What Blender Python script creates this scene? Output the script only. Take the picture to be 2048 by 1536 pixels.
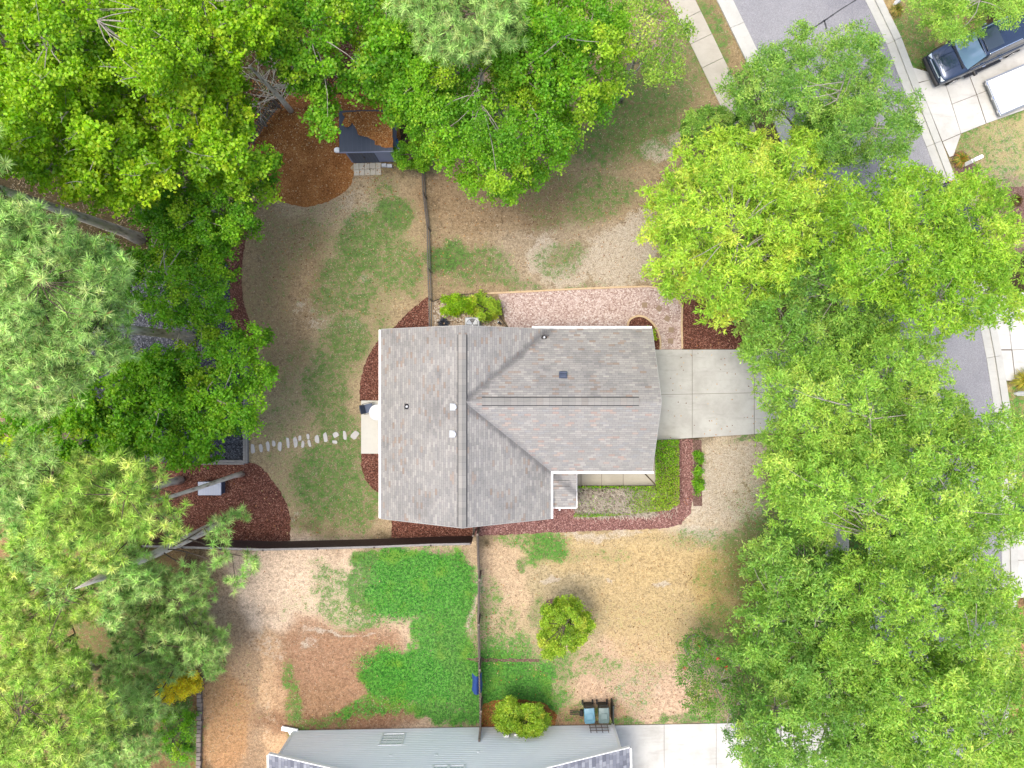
import bpy, math, random
import numpy as np
from mathutils import Vector, Matrix
from mathutils.geometry import tessellate_polygon
R = math.radians
for o in list(bpy.data.objects): bpy.data.objects.remove(o)
sc = bpy.context.scene
# ---------------------------------------------------------------- camera (drone, looking straight down)
H = 40.0; F = 1440.0
cd = bpy.data.cameras.new('camera'); cam = bpy.data.objects.new('camera', cd); sc.collection.objects.link(cam)
cam.location = (0, 0, H); cam.rotation_euler = (0, 0, 0)
cd.sensor_fit = 'HORIZONTAL'; cd.sensor_width = 36.0; cd.lens = 36.0*F/2048; cd.clip_end = 2000
sc.camera = cam
sc.render.resolution_x = 1024; sc.render.resolution_y = 768
# ---------------------------------------------------------------- light: high hazy sun, a little left of overhead
SUN_EL, SUN_AZ = 74.0, 262.0      # azimuth clockwise from +Y (image up)
w = bpy.data.worlds.new('World'); sc.world = w; w.use_nodes = True
wn = w.node_tree; bg = wn.nodes['Background']
sky = wn.nodes.new('ShaderNodeTexSky'); sky.sky_type = 'NISHITA'; sky.sun_disc = False
sky.sun_elevation = R(SUN_EL); sky.sun_rotation = R(SUN_AZ); sky.air_density = 1.0; sky.dust_density = 5.0; sky.ozone_density = 1.0
wn.links.new(sky.outputs[0], bg.inputs[0]); bg.inputs[1].default_value = 0.15
sd = bpy.data.lights.new('sun', 'SUN'); sd.energy = .85; sd.angle = R(26); sd.color = (1, .95, .87)
so = bpy.data.objects.new('sun', sd); sc.collection.objects.link(so)
dv = Vector((math.sin(R(SUN_AZ))*math.cos(R(SUN_EL)), math.cos(R(SUN_AZ))*math.cos(R(SUN_EL)), math.sin(R(SUN_EL))))
so.rotation_euler = dv.to_track_quat('Z', 'Y').to_euler()
so.location = (0, 0, 60)
sc.view_settings.view_transform = 'Standard'; sc.view_settings.look = 'None'
sc.view_settings.exposure = 1.44; sc.view_settings.gamma = 1
sc.cycles.max_bounces = 6; sc.cycles.diffuse_bounces = 3; sc.cycles.transmission_bounces = 3; sc.cycles.glossy_bounces = 3

# ================================================================ helpers
def S(r, g, b, k=.54):
    f = lambda c: (c/255/12.92 if c <= 10 else ((c/255+.055)/1.055)**2.4)*k
    return (f(r), f(g), f(b), 1)
def P(px, py, z=0):      # a pixel of the 2048 px photograph and a height -> place in the world
    return ((px-1024)*(H-z)/F, (768-py)*(H-z)/F, z)
def tag(o, label=None, cat=None, group=None, kind=None):
    if label: o['label'] = label
    if cat: o['category'] = cat
    if group: o['group'] = group
    if kind: o['kind'] = kind
    return o
def empty(name, loc, rz=0, label=None, cat=None, group=None):
    o = bpy.data.objects.new(name, None); sc.collection.objects.link(o)
    o.location = loc; o.rotation_euler = (0, 0, rz); o.empty_display_size = .3
    return tag(o, label, cat, group)
def link(name, me, parent=None):
    o = bpy.data.objects.new(name, me); sc.collection.objects.link(o)
    if parent: o.parent = parent
    return o
def copy_tree(o, parent=None):
    c = o.copy(); sc.collection.objects.link(c); c.parent = parent
    for ch in list(o.children): copy_tree(ch, c)
    return c
def npmesh(name, V, sides, mat, parent=None, tint=None, smooth=False):
    """V: (n*sides,3) vertices, every consecutive `sides` making one face"""
    n = len(V)//sides; me = bpy.data.meshes.new(name)
    me.vertices.add(len(V)); me.vertices.foreach_set('co', np.ascontiguousarray(V, dtype=np.float32).ravel())
    me.loops.add(len(V)); me.loops.foreach_set('vertex_index', np.arange(len(V), dtype=np.int32))
    me.polygons.add(n); me.polygons.foreach_set('loop_start', np.arange(0, len(V), sides, dtype=np.int32))
    me.polygons.foreach_set('loop_total', np.full(n, sides, dtype=np.int32))
    me.update(calc_edges=True)
    if tint is not None:
        a = me.attributes.new('tint', 'FLOAT_COLOR', 'POINT')
        c = np.ones((n, 4), dtype=np.float32); c[:, :3] = tint
        a.data.foreach_set('color', np.repeat(c, sides, axis=0).ravel())
    me.materials.append(mat)
    return link(name, me, parent)

class MB:
    def __init__(s): s.v = []; s.f = []; s.uv = {}
    def quad(s, *p, uv=None):
        i = len(s.v); s.v += [tuple(q) for q in p]; s.f.append(tuple(range(i, i+len(p))))
        if uv: s.uv[len(s.f)-1] = uv
        return s
    def box(s, c, d, rz=0, rx=0, ry=0, taper=1.0):
        i = len(s.v); hx, hy, hz = d[0]/2, d[1]/2, d[2]/2
        M = Matrix.Translation(c) @ Matrix.Rotation(rz, 4, 'Z') @ Matrix.Rotation(ry, 4, 'Y') @ Matrix.Rotation(rx, 4, 'X')
        for z, t in ((-hz, 1), (hz, taper)):
            for x, y in ((-hx, -hy), (hx, -hy), (hx, hy), (-hx, hy)):
                s.v.append(tuple(M @ Vector((x*t, y*t, z))))
        for q in ((3, 2, 1, 0), (4, 5, 6, 7), (0, 1, 5, 4), (1, 2, 6, 5), (2, 3, 7, 6), (3, 0, 4, 7)):
            s.f.append(tuple(i+k for k in q))
        return s
    def tube(s, pts, rad, n=6, cap=True):
        pts = [Vector(p) for p in pts]; i0 = len(s.v)
        for k, p in enumerate(pts):
            d = (pts[min(k+1, len(pts)-1)]-pts[max(k-1, 0)]).normalized()
            a = d.cross(Vector((0, 0, 1)))
            if a.length < .05: a = d.cross(Vector((1, 0, 0)))
            a.normalize(); b = d.cross(a)
            r = rad[k] if isinstance(rad, (list, tuple)) else rad
            for j in range(n):
                t = 2*math.pi*j/n; s.v.append(tuple(p + a*r*math.cos(t) + b*r*math.sin(t)))
        for k in range(len(pts)-1):
            for j in range(n):
                s.f.append((i0+k*n+j, i0+k*n+(j+1) % n, i0+(k+1)*n+(j+1) % n, i0+(k+1)*n+j))
        if cap:
            s.f.append(tuple(i0+j for j in range(n))[::-1]); s.f.append(tuple(i0+(len(pts)-1)*n+j for j in range(n)))
        return s
    def prism(s, poly, z0, z1, bottom=False):
        i = len(s.v); n = len(poly)
        a = sum(poly[k][0]*poly[(k+1) % n][1]-poly[(k+1) % n][0]*poly[k][1] for k in range(n))
        if a < 0: poly = poly[::-1]
        s.v += [(p[0], p[1], z1) for p in poly]
        tr = tessellate_polygon([[Vector((p[0], p[1], 0)) for p in poly]])
        for t in tr:
            A, B, C = (Vector(s.v[i+q]) for q in t)
            s.f.append(tuple(i+q for q in (t if (B-A).cross(C-A).z > 0 else t[::-1])))
        if z1 > z0:
            s.v += [(p[0], p[1], z0) for p in poly]
            for k in range(n):
                s.f.append((i+n+k, i+n+(k+1) % n, i+(k+1) % n, i+k))
            if bottom: s.f.append(tuple(i+n+k for k in range(n))[::-1])
        return s
    def ring(s, sections):      # loft closed rings with equal point counts
        i = len(s.v); n = len(sections[0])
        for sec in sections: s.v += [tuple(p) for p in sec]
        for k in range(len(sections)-1):
            for j in range(n):
                s.f.append((i+k*n+j, i+k*n+(j+1) % n, i+(k+1)*n+(j+1) % n, i+(k+1)*n+j))
        s.f.append(tuple(i+j for j in range(n))[::-1]); s.f.append(tuple(i+(len(sections)-1)*n+j for j in range(n)))
        return s
    def blob(s, c, r, n=8, m=5, rnd=None, amp=0):
        secs = []
        for k in range(1, m):
            ph = math.pi*k/m
            secs.append([(c[0]+r[0]*math.sin(ph)*math.cos(2*math.pi*j/n)*(1+(rnd.uniform(-amp, amp) if rnd else 0)),
                          c[1]+r[1]*math.sin(ph)*math.sin(2*math.pi*j/n)*(1+(rnd.uniform(-amp, amp) if rnd else 0)),
                          c[2]-r[2]*math.cos(ph)) for j in range(n)])
        return s.ring(secs)
    def build(s, name, mat, parent=None, bevel=0, smooth=False, seg=2):
        me = bpy.data.meshes.new(name); me.from_pydata(s.v, [], s.f)
        if s.uv:
            l = me.uv_layers.new(name='UVMap')
            for fi, uv in s.uv.items():
                for k, li in enumerate(me.polygons[fi].loop_indices): l.data[li].uv = uv[k]
        me.update(); me.materials.append(mat)
        o = link(name, me, parent)
        if smooth:
            for p in me.polygons: p.use_smooth = True
        if bevel:
            b = o.modifiers.new('bevel', 'BEVEL'); b.width = bevel; b.segments = seg; b.limit_method = 'ANGLE'; b.angle_limit = R(40)
        return o

class NT:
    def __init__(s, name):
        s.m = bpy.data.materials.new(name); s.m.use_nodes = True; s.t = s.m.node_tree
        s.b = s.t.nodes['Principled BSDF']; s.out = s.t.nodes['Material Output']
    def n(s, ty, **kw):
        x = s.t.nodes.new(ty)
        for k, v in kw.items(): setattr(x, k, v)
        return x
    def put(s, sock, v):
        if isinstance(v, bpy.types.NodeSocket): s.t.links.new(v, sock)
        elif v is not None: sock.default_value = v
    def ma(s, op, a, b=None, c=None, clamp=False):
        x = s.n('ShaderNodeMath', operation=op, use_clamp=clamp)
        for i, v in enumerate((a, b, c)): s.put(x.inputs[i], v)
        return x.outputs[0]
    def mix(s, f, a, b, mode='MIX'):
        x = s.n('ShaderNodeMix', data_type='RGBA', blend_type=mode)
        s.put(x.inputs[0], f); s.put(x.inputs[6], a); s.put(x.inputs[7], b); return x.outputs[2]
    def noise(s, scale, detail=4, rough=.6, vec=None, dist=0):
        x = s.n('ShaderNodeTexNoise'); x.inputs['Scale'].default_value = scale; x.inputs['Detail'].default_value = detail
        x.inputs['Roughness'].default_value = rough; x.inputs['Distortion'].default_value = dist
        s.put(x.inputs['Vector'], vec if vec is not None else s.pos()); return x.outputs[0]
    def vor(s, scale, vec=None, feature='F1'):
        x = s.n('ShaderNodeTexVoronoi', feature=feature); x.inputs['Scale'].default_value = scale
        s.put(x.inputs['Vector'], vec if vec is not None else s.pos()); return x
    def pos(s):
        if not hasattr(s, '_p'): s._p = s.n('ShaderNodeNewGeometry').outputs['Position']
        return s._p
    def obj(s):
        if not hasattr(s, '_o'): s._o = s.n('ShaderNodeTexCoord').outputs['Object']
        return s._o
    def mapv(s, vec, scale, rot=(0, 0, 0)):
        x = s.n('ShaderNodeMapping'); s.put(x.inputs[0], vec); x.inputs['Scale'].default_value = scale
        x.inputs['Rotation'].default_value = rot; return x.outputs[0]
    def ramp(s, f, stops, interp='LINEAR'):
        x = s.n('ShaderNodeValToRGB'); s.put(x.inputs[0], f); e = x.color_ramp.elements; x.color_ramp.interpolation = interp
        while len(e) < len(stops): e.new(.5)
        for i, (p, c) in enumerate(stops): e[i].position = p; e[i].color = c
        return x.outputs[0]
    def sstep(s, v, a, b):
        x = s.n('ShaderNodeMapRange', interpolation_type='SMOOTHSTEP'); s.put(x.inputs[0], v)
        x.inputs[1].default_value = a; x.inputs[2].default_value = b; return x.outputs[0]
    def attr(s, name, out='Color'):
        x = s.n('ShaderNodeAttribute', attribute_name=name); return x.outputs[out]
    def bump(s, h, strength, dist=.02):
        x = s.n('ShaderNodeBump'); s.put(x.inputs['Height'], h); x.inputs['Strength'].default_value = strength
        x.inputs['Distance'].default_value = dist; s.put(s.b.inputs['Normal'], x.outputs[0]); return x.outputs[0]
    def fin(s, col, rough=.8, spec=.3, metal=0):
        s.put(s.b.inputs['Base Color'], col); s.put(s.b.inputs['Roughness'], rough)
        s.b.inputs['Specular IOR Level'].default_value = spec; s.b.inputs['Metallic'].default_value = metal; return s.m

def g(v): return (v, v, v, 1)
def paint(name, col, rough=.5, var=.12, spec=.4, metal=0, scale=3):
    t = NT(name); n = t.noise(scale, 5, .65, t.obj()); f = t.noise(scale*14, 2, .6, t.obj())
    k = t.ma('ADD', t.ma('MULTIPLY', t.ma('SUBTRACT', n, .5), var*2), t.ma('MULTIPLY', t.ma('SUBTRACT', f, .5), var))
    c = t.mix(1.0, col, t.n('ShaderNodeCombineColor').outputs[0], 'MULTIPLY')
    h = t.n('ShaderNodeHueSaturation'); t.put(h.inputs['Color'], col); t.put(h.inputs['Value'], t.ma('ADD', k, 1.0))
    return t.fin(h.outputs[0], rough, spec, metal)
def chips(name, stops, scale, bump=.8, stretch=None, patch=.25, rough=.85):
    t = NT(name); v = t.mapv(t.pos(), stretch) if stretch else t.pos()
    a = t.vor(scale, v); b = t.vor(scale*1.9, v)
    ra = t.n('ShaderNodeSeparateColor'); t.put(ra.inputs[0], a.outputs['Color'])
    rb = t.n('ShaderNodeSeparateColor'); t.put(rb.inputs[0], b.outputs['Color'])
    x = t.ma('ADD', t.ma('MULTIPLY', ra.outputs[0], .6), t.ma('MULTIPLY', rb.outputs[0], .4))
    x = t.ma('ADD', x, t.ma('MULTIPLY', t.ma('SUBTRACT', t.noise(.9, 5), .5), patch))
    c = t.ramp(x, stops); t.bump(t.ma('SUBTRACT', ra.outputs[1], a.outputs[0]), bump, .03)
    return t.fin(c, rough, .2)

# ================================================================ materials
M = {}
M['mulch'] = chips('red_mulch', [(.1, S(50, 28, 22)), (.45, S(108, 64, 50)), (.74, S(144, 94, 76)), (.95, S(206, 164, 146))], 22, .5)
M['mulch_pale'] = chips('sunbleached_mulch', [(.1, S(84, 54, 50)), (.45, S(138, 96, 90)), (.74, S(166, 122, 114)), (.95, S(226, 196, 186))], 22, .4)
M['straw'] = chips('pine_straw', [(.1, S(116, 70, 34)), (.5, S(172, 112, 58)), (.78, S(190, 130, 72)), (.96, S(230, 180, 120))], 30, .35, (1, 1, 1), .9)
M['pink_gravel'] = chips('pink_gravel', [(.12, S(152, 122, 112)), (.42, S(196, 172, 162)), (.7, S(216, 196, 186)), (.9, S(240, 230, 222))], 15, .3, None, .16)
M['river_rock'] = chips('river_rock', [(.1, S(128, 106, 84)), (.4, S(196, 172, 144)), (.7, S(224, 208, 184)), (.92, S(246, 242, 232))], 11, .4)
M['dark_gravel'] = chips('dark_gravel', [(.1, S(34, 36, 40)), (.5, S(74, 78, 86)), (.75, S(100, 104, 114)), (.92, S(150, 152, 160))], 16, 1.0)
M['brown_mat'] = chips('dark_soil', [(.1, S(92, 66, 58)), (.5, S(126, 98, 88)), (.9, S(160, 132, 122))], 24, .5)

def concrete(name, col, dark, stain=.35):
    t = NT(name); n1 = t.noise(.55, 6, .6); n2 = t.noise(5, 5, .7); n3 = t.noise(60, 3, .7)
    f = t.sstep(n1, .35, .8); c = t.mix(t.ma('MULTIPLY', f, stain), col, dark)
    streak = t.noise(2.2, 5, .7, t.mapv(t.pos(), (.25, 1.6, 1)))
    c = t.mix(t.ma('MULTIPLY', t.sstep(streak, .5, .78), stain*.8), c, dark)
    c = t.mix(t.ma('MULTIPLY', t.sstep(n2, .45, .75), .16), c, dark)
    c = t.mix(t.ma('MULTIPLY', t.sstep(n3, .42, .7), .22), c, dark)
    t.bump(n3, .25, .01); return t.fin(c, .85, .25)
M['drive'] = concrete('driveway_concrete', S(216, 216, 210), S(156, 154, 146), .6)
M['walk'] = concrete('walk_concrete', S(208, 202, 186), S(158, 150, 134), .4)
M['patio'] = concrete('patio_concrete', S(234, 232, 220), S(196, 192, 180), .2)
M['side'] = concrete('sidewalk_concrete', S(206, 200, 184), S(158, 150, 132), .45)
M['bright'] = concrete('bright_concrete', S(236, 235, 228, .52), S(170, 168, 158), .6)
M['curb'] = concrete('curb_concrete', S(216, 216, 208), S(164, 164, 156), .4)
M['stone'] = concrete('flagstone', S(228, 224, 218), S(180, 174, 168), .5)
M['paver'] = concrete('paver_tile', S(232, 226, 210), S(168, 158, 138), .4)
M['brownpaver'] = concrete('brown_paver', S(168, 146, 122), S(130, 110, 92), .4)
M['block'] = concrete('wall_block', S(160, 148, 138), S(106, 98, 92), .6)
M['joint'] = paint('joint_dirt', S(112, 98, 84), .9)
t = NT('asphalt'); a = t.vor(45); n1 = t.noise(.5, 5); rs = t.n('ShaderNodeSeparateColor'); t.put(rs.inputs[0], a.outputs['Color'])
c = t.ramp(t.ma('ADD', t.ma('MULTIPLY', rs.outputs[0], .6), t.ma('MULTIPLY', n1, .4)), [(.15, S(140, 140, 144)), (.5, S(160, 160, 164)), (.85, S(184, 184, 188))])
c = t.mix(t.sstep(t.noise(.18, 4), .45, .62), c, t.mix(1.0, c, S(232, 232, 236, 1), 'MULTIPLY')); t.bump(rs.outputs[1], .4, .01); M['asphalt'] = t.fin(c, .9, .2)
M['tar'] = paint('tar_seal', S(72, 72, 76), .8)

def leafmat(name, trans=.3, rough=.5, gain=1.0):
    t = NT(name); c = t.attr('tint'); t.fin(c, rough, .35)
    tr = t.n('ShaderNodeBsdfTranslucent'); h = t.n('ShaderNodeHueSaturation'); t.put(h.inputs['Color'], c)
    h.inputs['Value'].default_value = 1.25*gain; h.inputs['Saturation'].default_value = 1.05; t.put(tr.inputs[0], h.outputs[0])
    mx = t.n('ShaderNodeMixShader'); mx.inputs[0].default_value = trans
    t.put(mx.inputs[1], t.b.outputs[0]); t.put(mx.inputs[2], tr.outputs[0]); t.put(t.out.inputs[0], mx.outputs[0]); return t.m
M['leaf'] = leafmat('leaf', .48); M['needle'] = leafmat('needle', .25, .45); M['blade'] = leafmat('grass_blade', .25, .7)
t = NT('dry_leaf'); M['dry'] = t.fin(t.attr('tint'), .9, .1)
def bark(name, a, b, sc_=7):
    t = NT(name); v = t.mapv(t.obj(), (1, 1, .22)); n = t.noise(sc_*2.2, 6, .7, v, .6); v2 = t.vor(sc_, v)
    h = t.ma('ADD', t.ma('MULTIPLY', n, .7), t.ma('MULTIPLY', v2.outputs[0], .5)); t.bump(h, .9, .05)
    return t.fin(t.ramp(h, [(.3, a), (.62, b)]), .9, .15)
M['pinebark'] = bark('pine_bark', S(136, 120, 106, .8), S(220, 206, 190, .85)); M['greybark'] = bark('grey_bark', S(112, 104, 92), S(190, 184, 170), 5)
M['twig'] = bark('twig_bark', S(120, 106, 92, .7), S(214, 204, 188, .8), 5); M['darkbark'] = bark('dark_bark', S(60, 50, 42), S(120, 106, 92), 6)
def woodm(name, a, b, axis=(1, 1, 12)):
    t = NT(name); n = t.noise(3, 6, .7, t.mapv(t.obj(), axis), .4); return t.fin(t.ramp(n, [(.3, a), (.7, b)]), .85, .2)
M['greywood'] = woodm('weathered_wood', S(106, 94, 84), S(172, 160, 146), (9, 9, 1)); M['brownwood'] = woodm('stained_wood', S(84, 64, 58), S(118, 94, 86), (6, 6, 1))
M['slot'] = paint('dark_flashing', S(84, 84, 86), .8); M['railwood'] = woodm('timber_grey', S(130, 126, 122), S(184, 180, 176), (2, 9, 2)); M['creamwood'] = woodm('edging_timber', S(206, 172, 130), S(240, 216, 178), (3, 3, 3))
M['white'] = paint('white_paint', (.82, .82, .81, 1), .45, .04); M['black'] = paint('black_metal', (.02, .02, .022, 1), .4, .1)
M['siding'] = paint('pale_blue_siding', S(246, 246, 244, .92), .6, .05, scale=1.2); M['beige'] = paint('beige_siding', S(214, 204, 184), .6, .05)
M['galv'] = paint('galvanised_metal', S(190, 196, 200), .35, .1, .5, .6); M['acwhite'] = paint('pale_grey_metal', S(214, 220, 226), .4, .05)
M['navy'] = paint('charcoal_blue_resin', S(84, 94, 116), .55, .12); M['navyd'] = paint('dark_blue_resin', S(72, 82, 102), .55, .12)
M['shedwall'] = paint('slate_wall', S(158, 166, 196), .6, .08); M['lav'] = paint('pale_lavender_resin', S(196, 204, 226), .5, .05)
M['sling'] = paint('blue_grey_sling', S(92, 104, 128), .7, .08); M['binblue'] = paint('sunfaded_blue_plastic', S(108, 158, 178), .4, .15)
M['bingreen'] = paint('grey_green_plastic', S(112, 134, 132), .4, .15); M['bindark'] = paint('dark_green_plastic', S(30, 44, 42), .5, .15)
M['teal'] = paint('teal_plastic', S(40, 104, 104), .5, .1); M['blue'] = paint('blue_tarp', S(50, 84, 160), .6, .2); M['rubber'] = paint('rubber', (.02, .02, .02, 1), .8)
M['chrome'] = paint('chrome', (.7, .72, .75, 1), .15, .02, .5, 1); M['red'] = paint('red_lens', (.35, .02, .01, 1), .2); M['lens'] = paint('headlamp_lens', (.6, .66, .7, 1), .1)
t = NT('car_paint_sky_tint'); t.b.inputs['Coat Weight'].default_value = .8; t.b.inputs['Coat Roughness'].default_value = .04; M['suv'] = t.fin(S(58, 78, 108), .22, .5, .55)  # bluish sky reflection of the dark body is put into its base colour
t = NT('car_paint_black'); t.b.inputs['Coat Weight'].default_value = .8; M['carb'] = t.fin((.02, .022, .028, 1), .3, .5, .2)
t = NT('tinted_glass'); M['glass'] = t.fin((.03, .045, .06, 1), .05, .8, .0); t = NT('windscreen_glass'); M['wglass'] = t.fin((.12, .2, .3, 1), .04, .9)
M['winglass'] = paint('window_glass', S(206, 222, 226), .12, .12, .6)
M['flower'] = paint('red_flower', S(226, 90, 70), .7); M['bluecar'] = paint('sign_blue', S(70, 130, 210), .5)

def shingles(name, stops, stainc, cw=.31, chh=.125, valley=None, stain=.62, blot=1.0):
    """architectural shingles: u along the eave, v up the slope, both in metres"""
    t = NT(name); uv = t.n('ShaderNodeUVMap').outputs[0]; sp = t.n('ShaderNodeSeparateXYZ'); t.put(sp.inputs[0], uv)
    v = t.ma('DIVIDE', sp.outputs[1], chh); row = t.ma('FLOOR', v); fv = t.ma('FRACT', v)
    wr = t.n('ShaderNodeTexWhiteNoise', noise_dimensions='1D'); t.put(wr.inputs['W'], row)
    u = t.ma('ADD', t.ma('DIVIDE', sp.outputs[0], cw), t.ma('ADD', t.ma('MULTIPLY', row, .5), t.ma('MULTIPLY', wr.outputs[0], .35)))
    col = t.ma('FLOOR', u); fu = t.ma('FRACT', u)
    cb = t.n('ShaderNodeCombineXYZ'); t.put(cb.inputs[0], row); t.put(cb.inputs[1], col)
    wn_ = t.n('ShaderNodeTexWhiteNoise', noise_dimensions='3D'); t.put(wn_.inputs['Vector'], cb.outputs[0])
    c = t.ramp(wn_.outputs[0], stops, 'CONSTANT')
    s2 = t.n('ShaderNodeSeparateColor'); t.put(s2.inputs[0], wn_.outputs[1])
    h = t.n('ShaderNodeHueSaturation'); t.put(h.inputs['Color'], c); t.put(h.inputs['Value'], t.ma('ADD', t.ma('MULTIPLY', s2.outputs[1], .13), .81)); c = h.outputs[0]
    gr = t.noise(70, 2, .8); c = t.mix(t.ma('MULTIPLY', t.sstep(gr, .45, .7), .22), c, stainc)
    st = t.sstep(t.noise(.55, 4, .55, None, .4), .48, .74); st2 = t.sstep(t.noise(.9, 3, .5, t.mapv(t.pos(), (1, 1, 1), (0, 0, .6))), .55, .8)
    c = t.mix(t.ma('MULTIPLY', t.ma('MAXIMUM', st, st2), stain*.62), c, stainc)
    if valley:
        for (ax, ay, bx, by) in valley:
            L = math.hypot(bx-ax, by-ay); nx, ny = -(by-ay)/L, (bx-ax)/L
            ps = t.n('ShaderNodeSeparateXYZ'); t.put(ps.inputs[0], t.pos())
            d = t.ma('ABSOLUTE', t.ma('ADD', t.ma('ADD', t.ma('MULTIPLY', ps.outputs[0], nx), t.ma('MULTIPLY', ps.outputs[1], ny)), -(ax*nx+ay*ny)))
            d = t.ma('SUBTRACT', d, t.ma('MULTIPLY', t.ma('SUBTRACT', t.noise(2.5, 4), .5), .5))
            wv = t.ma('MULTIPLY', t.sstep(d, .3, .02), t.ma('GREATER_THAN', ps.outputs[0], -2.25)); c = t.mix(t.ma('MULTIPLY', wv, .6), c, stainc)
    gap = t.ma('MAXIMUM', t.ma('LESS_THAN', fv, .10), t.ma('MULTIPLY', t.ma('LESS_THAN', fu, .045), .7))
    c = t.mix(t.ma('MULTIPLY', gap, .62), c, S(92, 92, 94)); t.bump(t.ma('ADD', t.ma('MULTIPLY', fv, -.6), t.ma('MULTIPLY', gr, .5)), .5, .02)
    return t.fin(c, .92, .2)
RS = [(0, S(182, 180, 175)), (.2, S(190, 187, 181)), (.42, S(185, 183, 178)), (.6, S(198, 195, 188)), (.78, S(174, 172, 169)), (.92, S(186, 172, 160)), (.97, S(182, 164, 150))]
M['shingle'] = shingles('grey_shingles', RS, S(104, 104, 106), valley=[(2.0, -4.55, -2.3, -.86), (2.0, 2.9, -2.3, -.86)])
RW = [(0, S(206, 204, 198)), (.25, S(214, 212, 205)), (.5, S(198, 196, 192)), (.72, S(220, 216, 208)), (.86, S(208, 178, 162)), (.94, S(204, 168, 154))]
M['shingle_cap'] = shingles('cap_shingles', [(0, S(176, 174, 168)), (.5, S(186, 183, 176)), (.85, S(182, 176, 168))], S(130, 130, 128), stain=.3)
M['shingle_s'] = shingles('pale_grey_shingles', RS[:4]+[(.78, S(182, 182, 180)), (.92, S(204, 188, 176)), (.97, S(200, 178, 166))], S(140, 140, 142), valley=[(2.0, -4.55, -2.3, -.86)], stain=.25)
M['shingle_b'] = shingles('blue_grey_shingles', [(0, S(148, 152, 164)), (.3, S(168, 172, 182)), (.6, S(184, 188, 196)), (.8, S(130, 134, 146))], S(116, 120, 132), cw=.25, chh=.2, stain=.2)

# ================================================================ numpy noise and ground
rng = np.random.default_rng(7)
def vnoise(X, Y, cell, seed):
    r = np.random.default_rng(seed).random((97, 97)); gx = X/cell+1000; gy = Y/cell+1000
    ix = np.floor(gx).astype(int); iy = np.floor(gy).astype(int); fx = gx-ix; fy = gy-iy
    fx = fx*fx*(3-2*fx); fy = fy*fy*(3-2*fy)
    q = lambda a, b: r[(ix+a) % 97, (iy+b) % 97]
    return (q(0, 0)*(1-fx)+q(1, 0)*fx)*(1-fy)+(q(0, 1)*(1-fx)+q(1, 1)*fx)*fy
def fbm(X, Y, cell, seed, oc=4):
    return sum(vnoise(X, Y, cell/2**k, seed+k)*.5**k for k in range(oc))/sum(.5**k for k in range(oc))
def lin(c): return np.array(S(*c, k=.7)[:3])
# soft patches of turf, straw and soil: (px, py, rx, ry, power, colour, strength)
COL = [
 (675, 700, 215, 400, 6, (172, 154, 120), 1), (560, 560, 90, 200, 2, (158, 134, 102), .8), (700, 400, 130, 70, 2, (184, 164, 134), .8),
 (1165, 330, 330, 330, 6, (162, 142, 112), 1), (1240, 210, 150, 120, 2, (146, 130, 92), .8), (990, 390, 140, 90, 2, (142, 120, 92), .7), (1150, 520, 170, 80, 2, (172, 156, 132), .8),
 (1400, 200, 80, 130, 2, (160, 140, 104), .8), (1445, 80, 70, 110, 2, (156, 136, 100), .9),
 (1250, 1260, 320, 215, 6, (182, 166, 130), 1), (1250, 1110, 230, 50, 2, (192, 170, 126), .9), (1000, 1180, 60, 110, 2, (206, 180, 148), .8), (1270, 1370, 150, 90, 2, (208, 178, 150), .9),
 (1330, 1200, 150, 110, 2, (194, 170, 124), .8), (1180, 1440, 90, 40, 2, (182, 140, 108), .7), (1480, 1180, 90, 120, 2, (176, 150, 92), .6),
 (1470, 980, 130, 115, 4, (196, 180, 154), 1),
 (680, 1290, 285, 215, 8, (198, 174, 146), 1), (560, 1190, 170, 130, 2, (228, 204, 176), 1), (500, 1400, 110, 160, 2, (172, 144, 114), .9), (440, 1300, 60, 200, 2, (180, 152, 120), .8), (550, 1380, 34, 150, 2, (214, 178, 138), .8), (690, 1350, 130, 110, 3, (162, 126, 98), .95), (680, 1445, 180, 28, 2, (140, 104, 78), .8),
 (620, 1410, 60, 60, 2, (150, 118, 88), .6), (450, 1450, 50, 100, 2, (186, 142, 98), .8),
 (150, 1270, 260, 280, 4, (168, 136, 98), 1), (360, 1470, 45, 90, 2, (150, 112, 80), 1), (60, 1090, 120, 90, 2, (170, 130, 98), .8), (50, 860, 120, 120, 2, (180, 156, 124), .7),
 (640, 160, 240, 130, 4, (74, 50, 34), .9), (1980, 330, 110, 130, 4, (196, 178, 134), 1), (1850, 60, 100, 90, 3, (170, 148, 104), 1), (2020, 430, 70, 80, 2, (172, 148, 130), 1), (2040, 880, 60, 120, 3, (180, 160, 110), 1),
 (1700, 500, 240, 300, 4, (130, 112, 78), .8), (1640, 1200, 180, 300, 4, (120, 112, 62), .8), (2020, 1320, 60, 130, 3, (176, 140, 100), 1),
]
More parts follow.
